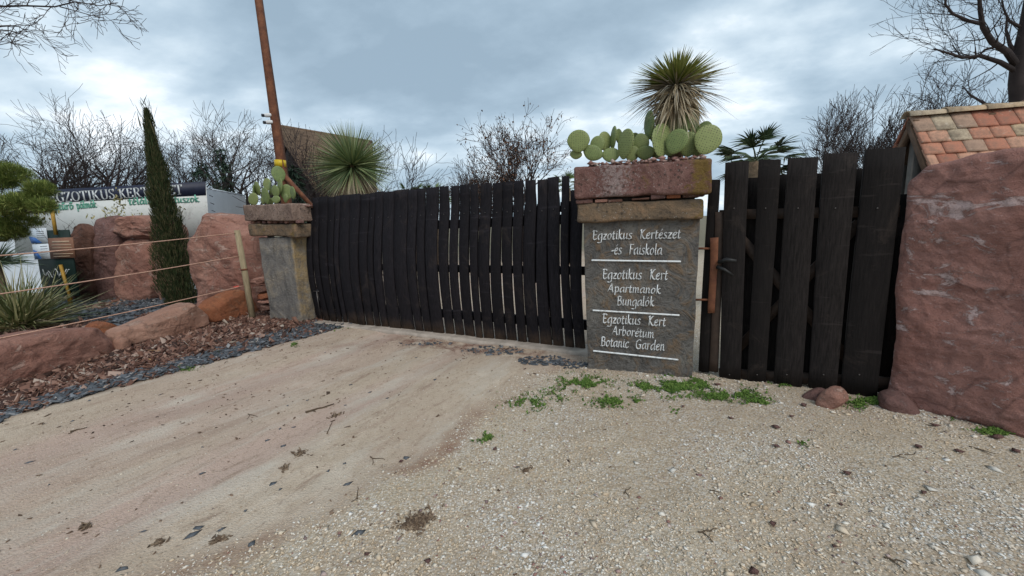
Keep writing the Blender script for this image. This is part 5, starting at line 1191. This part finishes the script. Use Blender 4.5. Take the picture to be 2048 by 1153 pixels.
RG = {'E': (.72, [[(.12, .95), (.12, 0)], [(.0, .95), (.56, .95)], [(.56, .97), (.56, .78)], [(.12, .5), (.44, .5)], [(.44, .6), (.44, .4)], [(.0, 0), (.6, 0)], [(.6, 0), (.62, .22)]]),
 'G': (.86, [[(.72, .72), (.6, .9), (.42, .96), (.2, .86), (.08, .6), (.08, .34), (.2, .1), (.42, 0), (.6, .04), (.7, .12)], [(.72, .97), (.72, .68)], [(.68, .42), (.68, .02)], [(.52, .42), (.82, .42)]]),
 'Z': (.72, [[(.06, .95), (.62, .95)], [(.06, .95), (.06, .76)], [(.58, .93), (.08, .03)], [(.04, 0), (.64, 0)], [(.64, 0), (.66, .22)]]),
 'O': (.9, [[(.44, .96), (.2, .86), (.08, .6), (.08, .34), (.2, .1), (.44, 0), (.66, .1), (.78, .34), (.78, .6), (.66, .86), (.44, .96)]]),
 'T': (.78, [[(.38, .95), (.38, 0)], [(.04, .95), (.72, .95)], [(.04, .95), (.04, .74)], [(.72, .95), (.72, .74)], [(.24, 0), (.52, 0)]]),
 'I': (.42, [[(.2, .95), (.2, 0)], [(.06, .95), (.34, .95)], [(.06, 0), (.34, 0)]]),
 'K': (.84, [[(.14, .95), (.14, 0)], [(.0, .95), (.28, .95)], [(.0, 0), (.28, 0)], [(.62, .95), (.16, .42)], [(.5, .95), (.74, .95)], [(.28, .56), (.64, 0)], [(.5, 0), (.8, 0)]]),
 'U': (.86, [[(.14, .95), (.14, .3), (.24, .06), (.42, 0), (.6, .06), (.68, .3), (.68, .95)], [(.0, .95), (.28, .95)], [(.56, .95), (.8, .95)]]),
 'S': (.64, [[(.5, .74), (.44, .9), (.28, .96), (.12, .86), (.12, .66), (.28, .52), (.46, .38), (.52, .18), (.4, .03), (.24, 0), (.1, .08), (.06, .24)], [(.52, .97), (.52, .7)], [(.06, .28), (.06, 0)]]),
 'R': (.84, [[(.14, .95), (.14, 0)], [(.0, .95), (.36, .95), (.56, .86), (.58, .64), (.44, .5), (.14, .48)], [(.0, 0), (.28, 0)], [(.36, .48), (.66, 0)], [(.54, 0), (.8, 0)]]), ' ': (.4, [])}
RG['É'] = (RG['E'][0], RG['E'][1] + [[(.24, 1.05), (.4, 1.22)]])
fB = lambda x_, y_: onB(x_, y_, .072)
upB = bn.cross(bu) if bn.cross(bu).z > 0 else bu.cross(bn)
for (nm, tx, x0, x1, y0, y1, cp, mt_, ft, kw) in (('title_lettering', 'EGZOTIKUS', 101, 232, 405.5, 397.6, 18, WB, RG, dict(nib=.15, ang=0, mn=.025, sp=.05)), ('title_lettering', 'KERTÉSZET', 240, 367, 397.1, 388.5, 18, WB, RG, dict(nib=.15, ang=0, mn=.025, sp=.05)),
        ('subtitle_lettering', 'Fagytűrő', 84, 148, 423, 418.5, 14, GBm, GL, dict(nib=.15, ang=10, mn=.045)), ('subtitle_lettering', 'pálmák', 154, 194, 418, 415, 14, GBm, GL, dict(nib=.15, ang=10, mn=.045)),
        ('subtitle_lettering', 'télálló', 258, 312, 410, 407.6, 13, GBm, GL, dict(nib=.15, ang=10, mn=.045)), ('subtitle_lettering', 'kaktuszok', 322, 399, 407.2, 404, 13, GBm, GL, dict(nib=.15, ang=10, mn=.045))):
    write(nm, tx, x0, x1, y0, y1, cp, fB, bn, mt_, bnr, th=.004, font=ft, slant=0, **kw)
for k in range(4):
    a = W(416 + k * 2.4, 376 + k * 15, 12.19); V, Fs = path_tube([a, a + Vector((.10, 0, -.05))], .012, 5); obj('tie_cord', V, Fs, simple('dark_cord', (.05, .06, .08), .8, .2, 10, 0) if k == 0 else bpy.data.materials['dark_cord'], bnr)

# ================================================================== SIGN BOARDS AT THE LEFT
DG = simple('dark_green_board', (.006, .020, .016), .6, .2, 6, 0); YP = simple('yellow_painted_post', (.42, .24, .04), .6, .2, 10, 0)
s0_ = G(150, 615); sp0, spu, spn = plane(s0_, G(60, 611))
if spu.x < 0: spu = -spu
def oS(px, py, off=0): return PL(px, py, sp0 + spn * off, spn)
gbd = thing('notice_board', oS(120, 612), 'dark green board with pale flourishes carrying white and brown notices', 'sign')
def board(name, A_, B_, C_, D_, off, th, mat, par): 
    V, Fq = quadbox(oS(*A_, off), oS(*B_, off), oS(*C_, off), oS(*D_, off), spn, th); return obj(name, V, Fq, mat, par, smooth=False)
board('panel', (66, 462), (136, 460), (158, 592), (88, 596), 0, .03, DG, gbd)
V, Fs = path_tube([oS(104, 420, .05), oS(112, 470, .05)], .035, 4); obj('post', V, Fs, YP, gbd, smooth=False)
V, Fs = path_tube([oS(112, 470, -.06), oS(124, 530, -.06), oS(143, 615, -.06)], .045, 4); obj('post', V, Fs, YP, gbd, smooth=False)
V, Fs = path_tube([oS(121, 530, .04), oS(142, 600, .04)], .035, 4); obj('stake', V, Fs, YP, gbd, smooth=False)
for q_ in range(5):
    pts = [oS(90 + q_ * 11 + 5 * math.cos(t * .9), 545 + 4 * (q_ % 2) + 7 * math.sin(t * 1.3 + q_), .004) for t in range(6)]; V, Fs = path_tube(pts, .009, 4); obj('flourish', V, Fs, WB, gbd)
wbd = thing('information_sheet', oS(80, 518), 'white information sheet with blue swirl fixed on the dark green board', 'sign')
WP = simple('white_sheet', (.68, .72, .76), .5, .04, 4, 0); BLU = simple('blue_print', (.04, .13, .38), .5, .3, 5, 0); GRY = simple('grey_print', (.25, .27, .3), .5, .1, 5, 0)
board('sheet', (56, 458), (91, 456), (96, 486), (64, 488), .02, .012, WP, wbd); board('sheet', (64, 489.5), (96, 487.5), (102, 518), (69, 520), .02, .012, WP, wbd)
board('printed_band', (57, 473), (70, 476), (84, 486), (63, 487.5), .023, .002, BLU, wbd); board('printed_band', (66, 500), (72, 502), (84, 518), (70, 519), .023, .002, BLU, wbd)
for q_ in range(4): board('text_line', (72 + q_ * .6, 463 + q_ * 4), (87 + q_ * .6, 462.5 + q_ * 4), (87 + q_ * .6, 463.6 + q_ * 4), (72 + q_ * .6, 464.1 + q_ * 4), .024, .002, GRY, wbd)
for q_ in range(4): board('text_line', (80 + q_ * .7, 493 + q_ * 5), (94 + q_ * .7, 492 + q_ * 5), (94 + q_ * .7, 493.1 + q_ * 5), (80 + q_ * .7, 494.1 + q_ * 5), .024, .002, GRY, wbd)
bbd = thing('wooden_plaque', oS(122, 516), 'reddish brown plaque with faint pale lines beside the white sheet', 'sign')
board('plate', (95, 477), (144, 475), (150, 516), (101, 518), .04, .02, simple('brown_board', (.24, .115, .07), .7, .15, 8, 0), bbd)
PT = simple('pale_print', (.5, .36, .24), .6, .1, 5, 0)
for (x0, x1, y0, hh_) in ((104, 138, 482, 3), (103, 142, 489, 1.6), (104, 143, 495, 1.2), (112, 135, 500, 3), (106, 146, 507, 1.4), (107, 140, 512, 1.2)): board('text_line', (x0, y0 + 1), (x1, y0), (x1, y0 + hh_), (x0, y0 + hh_ + 1), .043, .002, PT, bbd)

# ================================================================== STEEP ROOFED HOUSE
SHK = MT('reed_roof', .95, .1); v_ = SHK.noise(3, 6, .65, stretch=(1, 1, 7)); SHK.col(SHK.ramp(v_, [(.3, (.085, .055, .038)), (.55, (.17, .115, .078)), (.75, (.26, .185, .125))])); SHK.bump(v_, .6, .05); SHK = SHK.m
DKW = simple('dark_timber', (.03, .022, .018), .8, .3, 5, .3)
Yh = 17.0; hs = thing('steep_roofed_house', W(640, 480, Yh), 'house with steep tan brown roof and dark gable behind the mast and yucca ball', 'house')
hs_org = ORG[hs.name]
A_ = W(548, 255, Yh); B_ = W(745, 288, Yh + 2.5); C_ = W(760, 440, Yh - 1.5); D_ = W(672, 440, Yh - 4)
ap = W(556, 262, Yh)
V, Fq = quadbox(A_, B_, C_, D_, Vector((0, 1, -.3)).normalized() * -1 * -1, .18); obj('roof', V, Fq, SHK, hs, smooth=False)
for k in range(12):
    t = (k + .5) / 12; a = A_.lerp(D_, t) + Vector((0, -.02, .02)); b = B_.lerp(C_, t) + Vector((0, -.02, .02)); ex = (b - a).normalized()
    V, Fc = box8((a + b) / 2, ex, (D_ - A_).normalized(), ex.cross((D_ - A_).normalized()), (b - a).length / 2, .03, .03); obj('roof_course', V, Fc, SHK, hs, smooth=False)
V, Fs = path_tube([A_ + Vector((0, -.05, .05)), B_ + Vector((0, -.05, .05))], .09, 6); obj('ridge', V, Fs, SHK, hs)
E_ = W(470, 470, Yh + 3.0)
gab = [A_ + Vector((.1, .25, -.15)), D_ + Vector((.05, .4, 0)), Vector((D_.x, D_.y + .4, .0)), Vector((A_.x - .2, A_.y + 1.2, 0))]
V, Fq = quadbox(*gab, Vector((0, -1, 0)), .1); obj('gable_wall', V, Fq, DKW, hs, smooth=False)
for k in range(5):
    t = .2 + k * .15; a = gab[0].lerp(gab[3], t); b = gab[1].lerp(gab[2], max(0, t - .5)) ; b = A_.lerp(D_, min(1, t * 1.1)) + Vector((0, .1, 0)); V, Fs = path_tube([a + Vector((0, -.25, 0)), b], .06, 4); obj('timber', V, Fs, WBR, hs, smooth=False)
bkr = [A_, B_, B_ + Vector((-2.0, 3.5, -3.8)), A_ + Vector((-1.2, 3.5, -3.8))]
V, Fq = quadbox(*bkr, Vector((0, 0, 1)), .15); obj('back_roof', V, Fq, SHK, hs, smooth=False)

# ================================================================== TILED HUT AT THE RIGHT
La = W(1817, 236, 5.0); rd = Vector((.965, -.26, 0)).normalized(); dn = Vector((-.26, -.965, 0)).normalized()
sl_a = math.radians(57); dnv = (dn * math.cos(sl_a) - Vector((0, 0, 1)) * math.sin(sl_a)).normalized(); nv = rd.cross(dnv); nv = nv if nv.z > 0 else -nv
dnb = (-dn * math.cos(sl_a) - Vector((0, 0, 1)) * math.sin(sl_a)).normalized(); nvb = rd.cross(dnb); nvb = nvb if nvb.z > 0 else -nvb
hut = thing('tiled_hut', Vector((La.x + .8, La.y, 0)), 'little hut with steep mottled clay tile roof behind the huge slab', 'hut')
m = MT('clay_tile', .9, .2); o_ = m.orand()
c = m.ramp(o_, [(0, (.40, .15, .095)), (.12, (.50, .22, .14)), (.24, (.33, .19, .13)), (.34, (.52, .38, .24)), (.46, (.46, .19, .12)), (.56, (.40, .26, .185)), (.66, (.56, .30, .20)), (.76, (.50, .40, .28)), (.86, (.42, .16, .10)), (.94, (.34, .24, .18))], 'CONSTANT')
c = m.mix(m.ramp(m.noise(12, 7, .7), [(.42, 0), (.7, .6)]), c, (.20, .135, .10)); c = m.mix(m.ramp(m.noise(5, 8, .8, m.pos()), [(.50, 0), (.64, .65)]), c, (.15, .12, .085)); c = m.mix(m.ramp(m.noise(9, 8, .8, m.pos(), dist=.5), [(.58, 0), (.66, .6)]), c, (.58, .50, .40)); c = m.mix(m.ramp(m.noise(60, 4, .7), [(.3, .4), (.5, 0)]), c, (.15, .09, .07))
m.col(c); m.bump(m.noise(30, 6, .7), .4, .004); TILE = m.m
tw, tv, tl_ = .185, .168, .26
Vt, Ft = rbox((tw, .016, tl_), .004, (4, 1, 5)); Vt[:, 1] += -.006 * (Vt[:, 0] / tw * 2) ** 2; TM = mesh('tile', Vt, Ft, TILE, False)
rt = random.Random(4)
def lay(o0, dv, nvv, rows, cols, x0=0.0):
    for rI in range(rows):
        for cI in range(cols):
            c_ = o0 + rd * (x0 + (cI + .5) * (tw + .003) + (rI % 2) * tw * .5) + dv * (rI * tv + tl_ / 2) + nvv * (.030 + rt.uniform(-.002, .003)); 
            hf = 1.0
            if rI % 2 and cI == 0: hf = .5; pass
            if rI % 2: c_ = c_ - rd * (tw * (.75 if cI == 0 else 1.0) - tw * (0 if cI == 0 else 0)) + (rd * tw * .0)
            m_ = frame(c_, rd * hf, nvv, -dv) @ Matrix.Rotation(rt.uniform(-.018, .018), 4, 'Y') @ Matrix.Rotation(.085 + rt.uniform(-.01, .02), 4, 'X'); inst('tile', TM, m_, hut)
lay(La, dnv, nv, 6, 12); lay(La, dnb, nvb, 6, 12)
for (dv, nvv) in ((dnv, nv), (dnb, nvb)):
    cc = La + rd * 1.12 + dv * .62 - nvv * .02; V, Fc = box8(cc, rd, dv, nvv, 1.10, .60, .012); obj('roof_boarding', V, Fc, simple('roof_timber', (.12, .07, .042), .8, .3, 8, .3), hut, smooth=False)
    for k in range(4):
        c_ = La + rd * (.04 + k * .7) + dv * .6 - nvv * .06; V, Fc = box8(c_, rd, dv, nvv, .03, .6, .035); obj('rafter', V, Fc, bpy.data.materials['roof_timber'], hut, smooth=False)
RT = MB(); 
Lr = .40
def ridge_mesh():
    V = []; Fq = []; ns_ = 10
    for i_ in range(3):
        for s_, rr_ in ((0, .085), (1, .070)):
            for k in range(ns_ + 1):
                a = math.pi * k / ns_; r_ = rr_ * (1.12 if i_ == 0 else 1 - .05 * i_); V.append((i_ * Lr / 2, math.cos(a) * r_, math.sin(a) * r_ * .8 - .01))
    w_ = (ns_ + 1)
    for i_ in range(2):
        for k in range(ns_):
            a = (i_ * 2) * w_ + k; b = ((i_ + 1) * 2) * w_ + k; Fq.append((a, a + 1, b + 1, b)); a += w_; b += w_; Fq.append((a, b, b + 1, a + 1))
    for k in range(ns_): Fq.append((k, w_ + k, w_ + k + 1, k + 1)); o2 = 4 * w_; Fq.append((o2 + k, o2 + k + 1, o2 + w_ + k + 1, o2 + w_ + k))
    return mesh('ridge_tile', V, np.array(Fq), TILE)
RM = ridge_mesh()
for k in range(7):
    c_ = La + rd * (-.03 + k * (Lr - .04)) + Vector((0, 0, .012 + (k % 2) * .004)); inst('ridge_tile', RM, frame(c_, rd, Vector((0, 0, 1)).cross(rd)), hut)
# gable timbers and walls
gt = La + rd * .12
for k, (o1, o2) in enumerate(((-.28, .0), (.0, .0), (.28, 0))):
    c_ = gt + dn * o1; zt2 = La.z - .10 - abs(o1) * math.tan(sl_a); V, Fc = box8((c_.x, c_.y, zt2 / 2), rd, dn, (0, 0, 1), .05, .05, zt2 / 2); obj('post', V, Fc, simple('silvery_timber', (.13, .115, .10), .8, .3, 8, .4) if k == 0 else bpy.data.materials['silvery_timber'], hut, smooth=False)
for k in range(8):
    z = 1.86 + k * .1; hw = max(.03, (La.z - .12 - z) / math.tan(sl_a)); V, Fc = box8((gt.x + rd.x * .1, gt.y + rd.y * .1, z), dn, (0, 0, 1), rd, hw, .047, .012); obj('gable_board', V, Fc, bpy.data.materials['roof_timber'], hut, smooth=False)
for sgn in (1, -1):
    c_ = La + rd * 1.2 + dn * (.5 * sgn); V, Fc = box8((c_.x, c_.y, .95), rd, dn, (0, 0, 1), 1.1, .03, .95); obj('wall', V, Fc, DKW, hut, smooth=False)

# ================================================================== SMALL THINGS ON THE GROUND
WG = leafmat('weed_green', (.04, .08, .014), (.08, .15, .025), (.17, .24, .06), .7, .2)
def weeds(px, py, rx, ry, n, label, s_=.009, hgt_=.018):
    P = []; n = int(n * 2.2)
    for _ in range(n):
        a, r_ = random.uniform(0, 6.28), abs(random.gauss(0, .62)); p = G(px + rx * r_ * math.cos(a), py + ry * r_ * math.sin(a)); P.append((p.x, p.y, p.z))
    P = np.array(P); cl = fb2(P[:, 0], P[:, 1], 9, 4, 5, .7); P = P[cl > -.08]; P[:, 2] = hgt(P[:, 0], P[:, 1]) + RNG.uniform(.003, hgt_, len(P))
    V, Fq = plates(P, RNG.uniform(s_ * .5, s_ * 1.4, len(P)), .0015, 1.5, .55)
    tag(obj('weeds', V, Fq, WG, None, None, False), label, 'weeds', kind='stuff')
for a in ((1166, 768, 46, 14, 1500, 'bright green moss patch left of the foot of the inscribed pillar'), (1355, 772, 36, 22, 1900, 'bright green weeds spreading from the foot of the inscribed pillar'), (1398, 768, 30, 12, 700, 'green weeds at the gap between pillar and side gate'), (1455, 792, 70, 12, 1200, 'long streak of green weeds before the side gate'), (1515, 808, 30, 8, 300, 'far end of the weed streak before the second board'),
          (1285, 776, 40, 12, 420, 'thin dark weeds below the pillar lettering'), (1230, 806, 50, 14, 500, 'scattered small weeds in the gravel left of the pillar'), (1270, 808, 16, 6, 220, 'little dark green tuft in the pale gravel'), (970, 872, 22, 7, 240, 'isolated weed tuft at the edge of the drive'), (1060, 806, 50, 18, 300, 'sparse weeds at the brown gravel margin'), (1115, 790, 25, 12, 220, 'small weeds near the slate spill'),
          (1355, 832, 9, 8, 120, 'tiny yellow green tuft in front of the pillar'), (1625, 893, 24, 8, 170, 'small weed tuft in the gravel before the side gate'), (1735, 806, 34, 12, 1300, 'dark green weeds between side gate and huge slab'), (1912, 828, 12, 11, 420, 'small green plant against the foot of the huge slab'), (1995, 866, 40, 6, 420, 'strip of green weeds at the right foot of the huge slab'), (1560, 770, 30, 5, 160, 'thin weeds under the side gate boards'),
          (662, 655, 34, 5, 420, 'green weeds where the slate strip meets the gate'), (590, 690, 10, 4, 120, 'tiny weed tuft beside the slate strip'), (365, 738, 34, 6, 300, 'weed tuft on the outer edge of the slate strip'), (430, 706, 14, 5, 120, 'small weeds between bark and slate')):
    weeds(*a[:5], a[5])
# bark and slate flakes on the drive
FMs = [mesh('slate_flake', *chips(np.zeros((1, 3)), np.array([.052]), .22, 1.35, .1), SM, False) for _ in range(9)]
rr = random.Random(3)
fl = [(503, 1088, 1.3), (247, 1137, 1.2), (396, 1056, 1.3), (385, 1070, 1.4), (545, 969, 1.1), (560, 980, .9), (812, 917, 1.3), (716, 1066, 1.1), (587, 855, 1.), (566, 893, 1.), (535, 881, .8), (615, 801, .9), (560, 858, .8), (405, 947, .9), (657, 942, 1.), (688, 928, .8), (697, 968, .9), (442, 1060, .9), (145, 843, .9), (178, 802, .9), (775, 797, 1.), (690, 811, .8), (575, 812, .6), (98, 970, .7), (490, 1022, .6), (287, 1063, .6), (405, 895, .6), (702, 770, 1), (740, 785, 1), (832, 716, 1), (1035, 935, .8), (870, 760, .9), (650, 706, .9), (30, 900, .8), (60, 925, .9), (320, 790, .8)]
FLB = ['large blue slate flake at the bottom edge left of centre', 'slate flake at the very bottom edge in the left quarter', 'slate flake with a pale crust near the bottom, upper of a touching pair', 'long blue slate flake, lower of the touching pair near the bottom', 'slate flake above the brown margin of the drive, left of a close pair', 'slate flake above the brown margin of the drive, right of a close pair', 'slate flake on the brown margin beside a short twig and a red stone', 'dark slate flake on the gravel left of the litter patch', 'middle slate flake in the group below the thick twig', 'slate flake below the group under the thick twig', 'small slate flake left of the litter smear in the wheel track', 'slate flake just left of the thick twig', 'small slate flake left in the group below the thick twig', 'lone slate flake in the middle of the left wheel track', 'slate flake on the upper side of the brown drive margin', 'faint slate flake at the top of the brown drive margin', 'slate flake just inside the gravel below the brown margin', 'long flat slate flake at the lower drive margin near the bottom', 'slate flake on the drive close to the left part of the slate strip', 'slate flake on the drive close beside the slate strip', 'slate flake right of and above the thick twig', 'small slate flake just above the right end of the thick twig', 'tiny slate flake left of the thick twig', 'lone flake in the lower left of the drive', 'tiny flake left of the flat flake at the lower margin', 'tiny flake between the paired slate flakes and the left edge', 'small flake in the left wheel track above the lone one', 'flake on the drive between gate and thick twig, left of two', 'flake on the drive between gate and thick twig, right of two', 'flake on the drive just below the slate spill at the gate', 'grey flake beside the tiny knot of dry litter', 'flake at the brown gravel margin above the scattered twigs', 'flake on the drive near the left end of the gate', 'small flake near the left edge of the picture on the drive', 'second small flake near the left edge of the picture on the drive', 'flake on the drive just off the middle of the slate strip']
fl = [(a, b, c * .78) for a, b, c in fl]
for k, (px, py, s_) in enumerate(fl):
    p = Gz(px, py); o = inst('slate_flake', FMs[k % 9], Matrix.Translation(p + Vector((0, 0, .001))) @ Matrix.Rotation(rr.uniform(0, 6.3), 4, 'Z') @ Matrix.Diagonal((s_ * rr.uniform(.8, 1.1), s_ * rr.uniform(.7, 1.1), 1, 1)))
    tag(o, FLB[k], 'slate flake', 'slate flakes scattered on the ground')
CMb = [mesh('red_stone', *chips(np.zeros((1, 3)), np.array([.045]), .38, 1.2, .2), R_mau, False) for _ in range(4)]
RLB = ['red stone in the gravel straight below the larger side gate rock', 'small red stone close below the smaller side gate rock', 'red stone below the purple rock at the slab foot', 'long red stone below the slab near the right edge', 'red stone in the gravel midway below the purple rock', 'flat red stone in the middle of the right gravel', 'red stone left of the weed tuft before the side gate', 'dark red stone at the bottom edge right of centre', 'dark red stone at the right edge below the slab', 'small dark red stone low in the right corner gravel', 'small dark red stone beside the cream stone at the right', 'dull red stone in the gravel left of the lower right corner', 'orange red stone on the brown drive margin', 'red stone near the bottom edge below the litter patch', 'red stone just in front of the weeds at the pillar foot', 'red stone right of the weeds before the side gate', 'red stone left of the long thin twig near the slab', 'red stone between the moss patch and the pillar weeds', 'larger red stone at the foot of the side gate', 'red stone touching the gravel left of the side gate rocks', 'right one of two tiny dark stones in the right gravel', 'left one of two tiny dark stones in the right gravel', 'small grey red stone at the upper end of the drive margin', 'tiny reddish stone at the bottom edge left of centre']
for k, (px, py, s_) in enumerate(((1553, 857, 1.1), (1584, 835, 1), (1870, 854, 1.3), (1993, 878, 1.6), (1835, 895, 1), (1693, 950, 1.2), (1552, 895, 1), (1508, 1146, 1), (2034, 906, 1.1), (1668, 1094, .6), (1847, 988, .8), (1545, 1050, .7), (802, 924, .7), (857, 1125, .9), (1366, 815, .8), (1462, 838, .8), (1916, 905, 1), (1205, 790, .7), (1435, 772, 1.4), (1607, 812, 1), (1680, 1010, .5), (1656, 1013, .5), (990, 900, .9), (735, 1110, .6))):
    p = Gz(px, py); o = inst('red_stone', CMb[k % 4], Matrix.Translation(p + Vector((0, 0, .012 * s_))) @ Matrix.Rotation(rr.uniform(0, 6.3), 4, 'Z') @ Matrix.Scale(s_, 4)); tag(o, RLB[k], 'stone', 'red stones scattered on the gravel')
for k, (px, py, s_, lb) in enumerate(((1985, 939, 2.0, 'largest flat white stone lying in the gravel near the right edge'), (1692, 988, 1.6, 'pale grey stone in the gravel below the side gate rocks'), (1863, 980, 1.5, 'cream stone half sunk in brown gravel at the right'), (1272, 927, 1.1, 'pale stone in the gravel below the inscribed pillar'), (1345, 942, 1, 'second pale stone right below the inscribed pillar'), (1965, 1150, 1.6, 'orange white stone at the lower right edge'))):
    p = Gz(px, py); me_ = mesh('white_stone', *chips(np.zeros((1, 3)), np.array([.045]), .32, 1.05, .15), simple('white_limestone', (.56, .52, .46), .9, .15, 20, .3) if k == 0 else bpy.data.materials['white_limestone'], False)
    tag(inst('white_stone', me_, Matrix.Translation(p + Vector((0, 0, .006))) @ Matrix.Rotation(rr.uniform(-.3, .3), 4, 'Z') @ Matrix.Scale(s_, 4)), lb, 'stone')
TWG = simple('twig_bark', (.10, .07, .045), .9, .3, 30, .3)
for k, (x0, y0, x1, y1, r_, lb) in enumerate(((612, 826, 668, 810, .010, 'thickest forked twig lying on the sandy drive'), (142, 864, 175, 856, .007, 'crooked dark twig near the slate strip on the drive'), (715, 1000, 716, 975, .004, 'thin bent twig standing out on the brown gravel margin'), (740, 916, 770, 920, .004, 'short twig beside a slate flake on the gravel margin'), (1395, 1064, 1435, 1061, .005, 'short dark twig on the gravel in the lower middle'), (1418, 980, 1442, 988, .004, 'small twig right of the middle in the gravel'),
          (1247, 986, 1262, 975, .004, 'small bent twig in the gravel below the pillar'), (1785, 915, 1835, 906, .004, 'long thin twig in the gravel before the huge slab'), (1772, 1120, 1812, 1128, .005, 'thin brown twig near the lower right'), (1940, 895, 1990, 908, .004, 'thin curved twig near the right edge'), (655, 868, 665, 843, .005, 'straight pale twig upright on the drive'), (495, 830, 515, 835, .004, 'tiny twig on the drive right of the slate strip'))):
    a, b = Gz(x0, y0), Gz(x1, y1); pts = [a.lerp(b, t / 5) + Vector((0, rr.uniform(-.012, .012), r_ * .8)) for t in range(6)]; mb = MB(); mb.add(*path_tube(pts, [r_ * (1 - .12 * t) for t in range(6)], 6))
    c_ = pts[1]; dd = (b - a) * .3; mb.add(*path_tube([c_, c_ + dd * .6 + Vector((0, -.04, 0)), c_ + dd + Vector((-.01, -.07, .002))], r_ * .45, 5)); V, Fs = mb.get(); tag(obj('twig', V, Fs, TWG), lb, 'twig', 'twigs dropped on the ground')
x, y = scatter_region(4200, -6, 3.5, 1.5, 7.5, lambda x, y: (x > xat(SL, y)) * (~behind_gate(x, y)) * (.12 + .55 * pack_mask(x, y)) * np.clip(.35 + fb2(x, y, 1.1, 3, 66) * 1.3, .04, 1))
V, Fq = plates(np.stack([x, y, hgt(x, y) + .002], 1), RNG.lognormal(math.log(.0072), .5, len(x)), .003, 2.2, .2)
tag(obj('crumbs', V, Fq, leafmat('debris', (.05, .035, .028), (.14, .09, .06), (.25, .17, .12), .9, .1), None, (0, 0, 0), False), 'fine brown crumbs of bark and leaf strewn over the drive', 'debris', kind='stuff')
# clumps of dry brown litter
for (px, py, rx, ry, n, lb) in ((832, 1040, 42, 20, 420, 'patch of dark dry leaf litter on the gravel in front'), (1052, 936, 12, 6, 60, 'tiny knot of dry litter on the gravel'), (600, 905, 18, 10, 60, 'brown litter smear in the wheel track'), (570, 935, 10, 10, 40, 'small brown litter smear lower in the wheel track'), (170, 1050, 14, 8, 40, 'small brown litter patch at the lower left'), (440, 1078, 26, 8, 50, 'brown litter patch near the blue slate flake'), (670, 827, 20, 6, 50, 'brown litter patch beside the thick twig'), (320, 1085, 20, 7, 40, 'brown litter near two slate flakes at the bottom')):
    P = []
    for _ in range(n):
        a, q_ = random.uniform(0, 6.28), abs(random.gauss(0, .45)); p = G(px + rx * q_ * math.cos(a), py + ry * q_ * math.sin(a) - rx * q_ * math.cos(a) * .35); P.append((p.x, p.y, 0))
    P = np.array(P); P[:, 2] = hgt(P[:, 0], P[:, 1]) + RNG.uniform(.001, .008, len(P)); V, Fq = plates(P, RNG.uniform(.005, .013, len(P)), .002, 2.5, .4)
    tag(obj('leaf_litter', V, Fq, leafmat('litter', (.08, .055, .04), (.16, .11, .075), (.26, .19, .13), .9, .1), None, None, False), lb, 'leaf litter', kind='stuff')
LFm = simple('fallen_leaf', (.50, .30, .13), .7, .2, 20, .2)
for (px, py, s_, lb) in ((303, 724, .09, 'pale tan fallen leaf on the bark mulch'), (318, 706, .13, 'long orange brown leaf on the mulch under the kerb boulder joint')):
    p = Gz(px, py) + Vector((0, 0, .03)); V, Fq = plates(np.array([tuple(p)]), np.array([s_ * .6]), .003, 1.9, .2); tag(obj('fallen_leaf', V, Fq, LFm, None, None, False), lb, 'leaf')
p = Gz(482, 640)
print('polys', sum(len(o.data.polygons) for o in S.objects if o.type == 'MESH'), 'objects', len(S.objects))
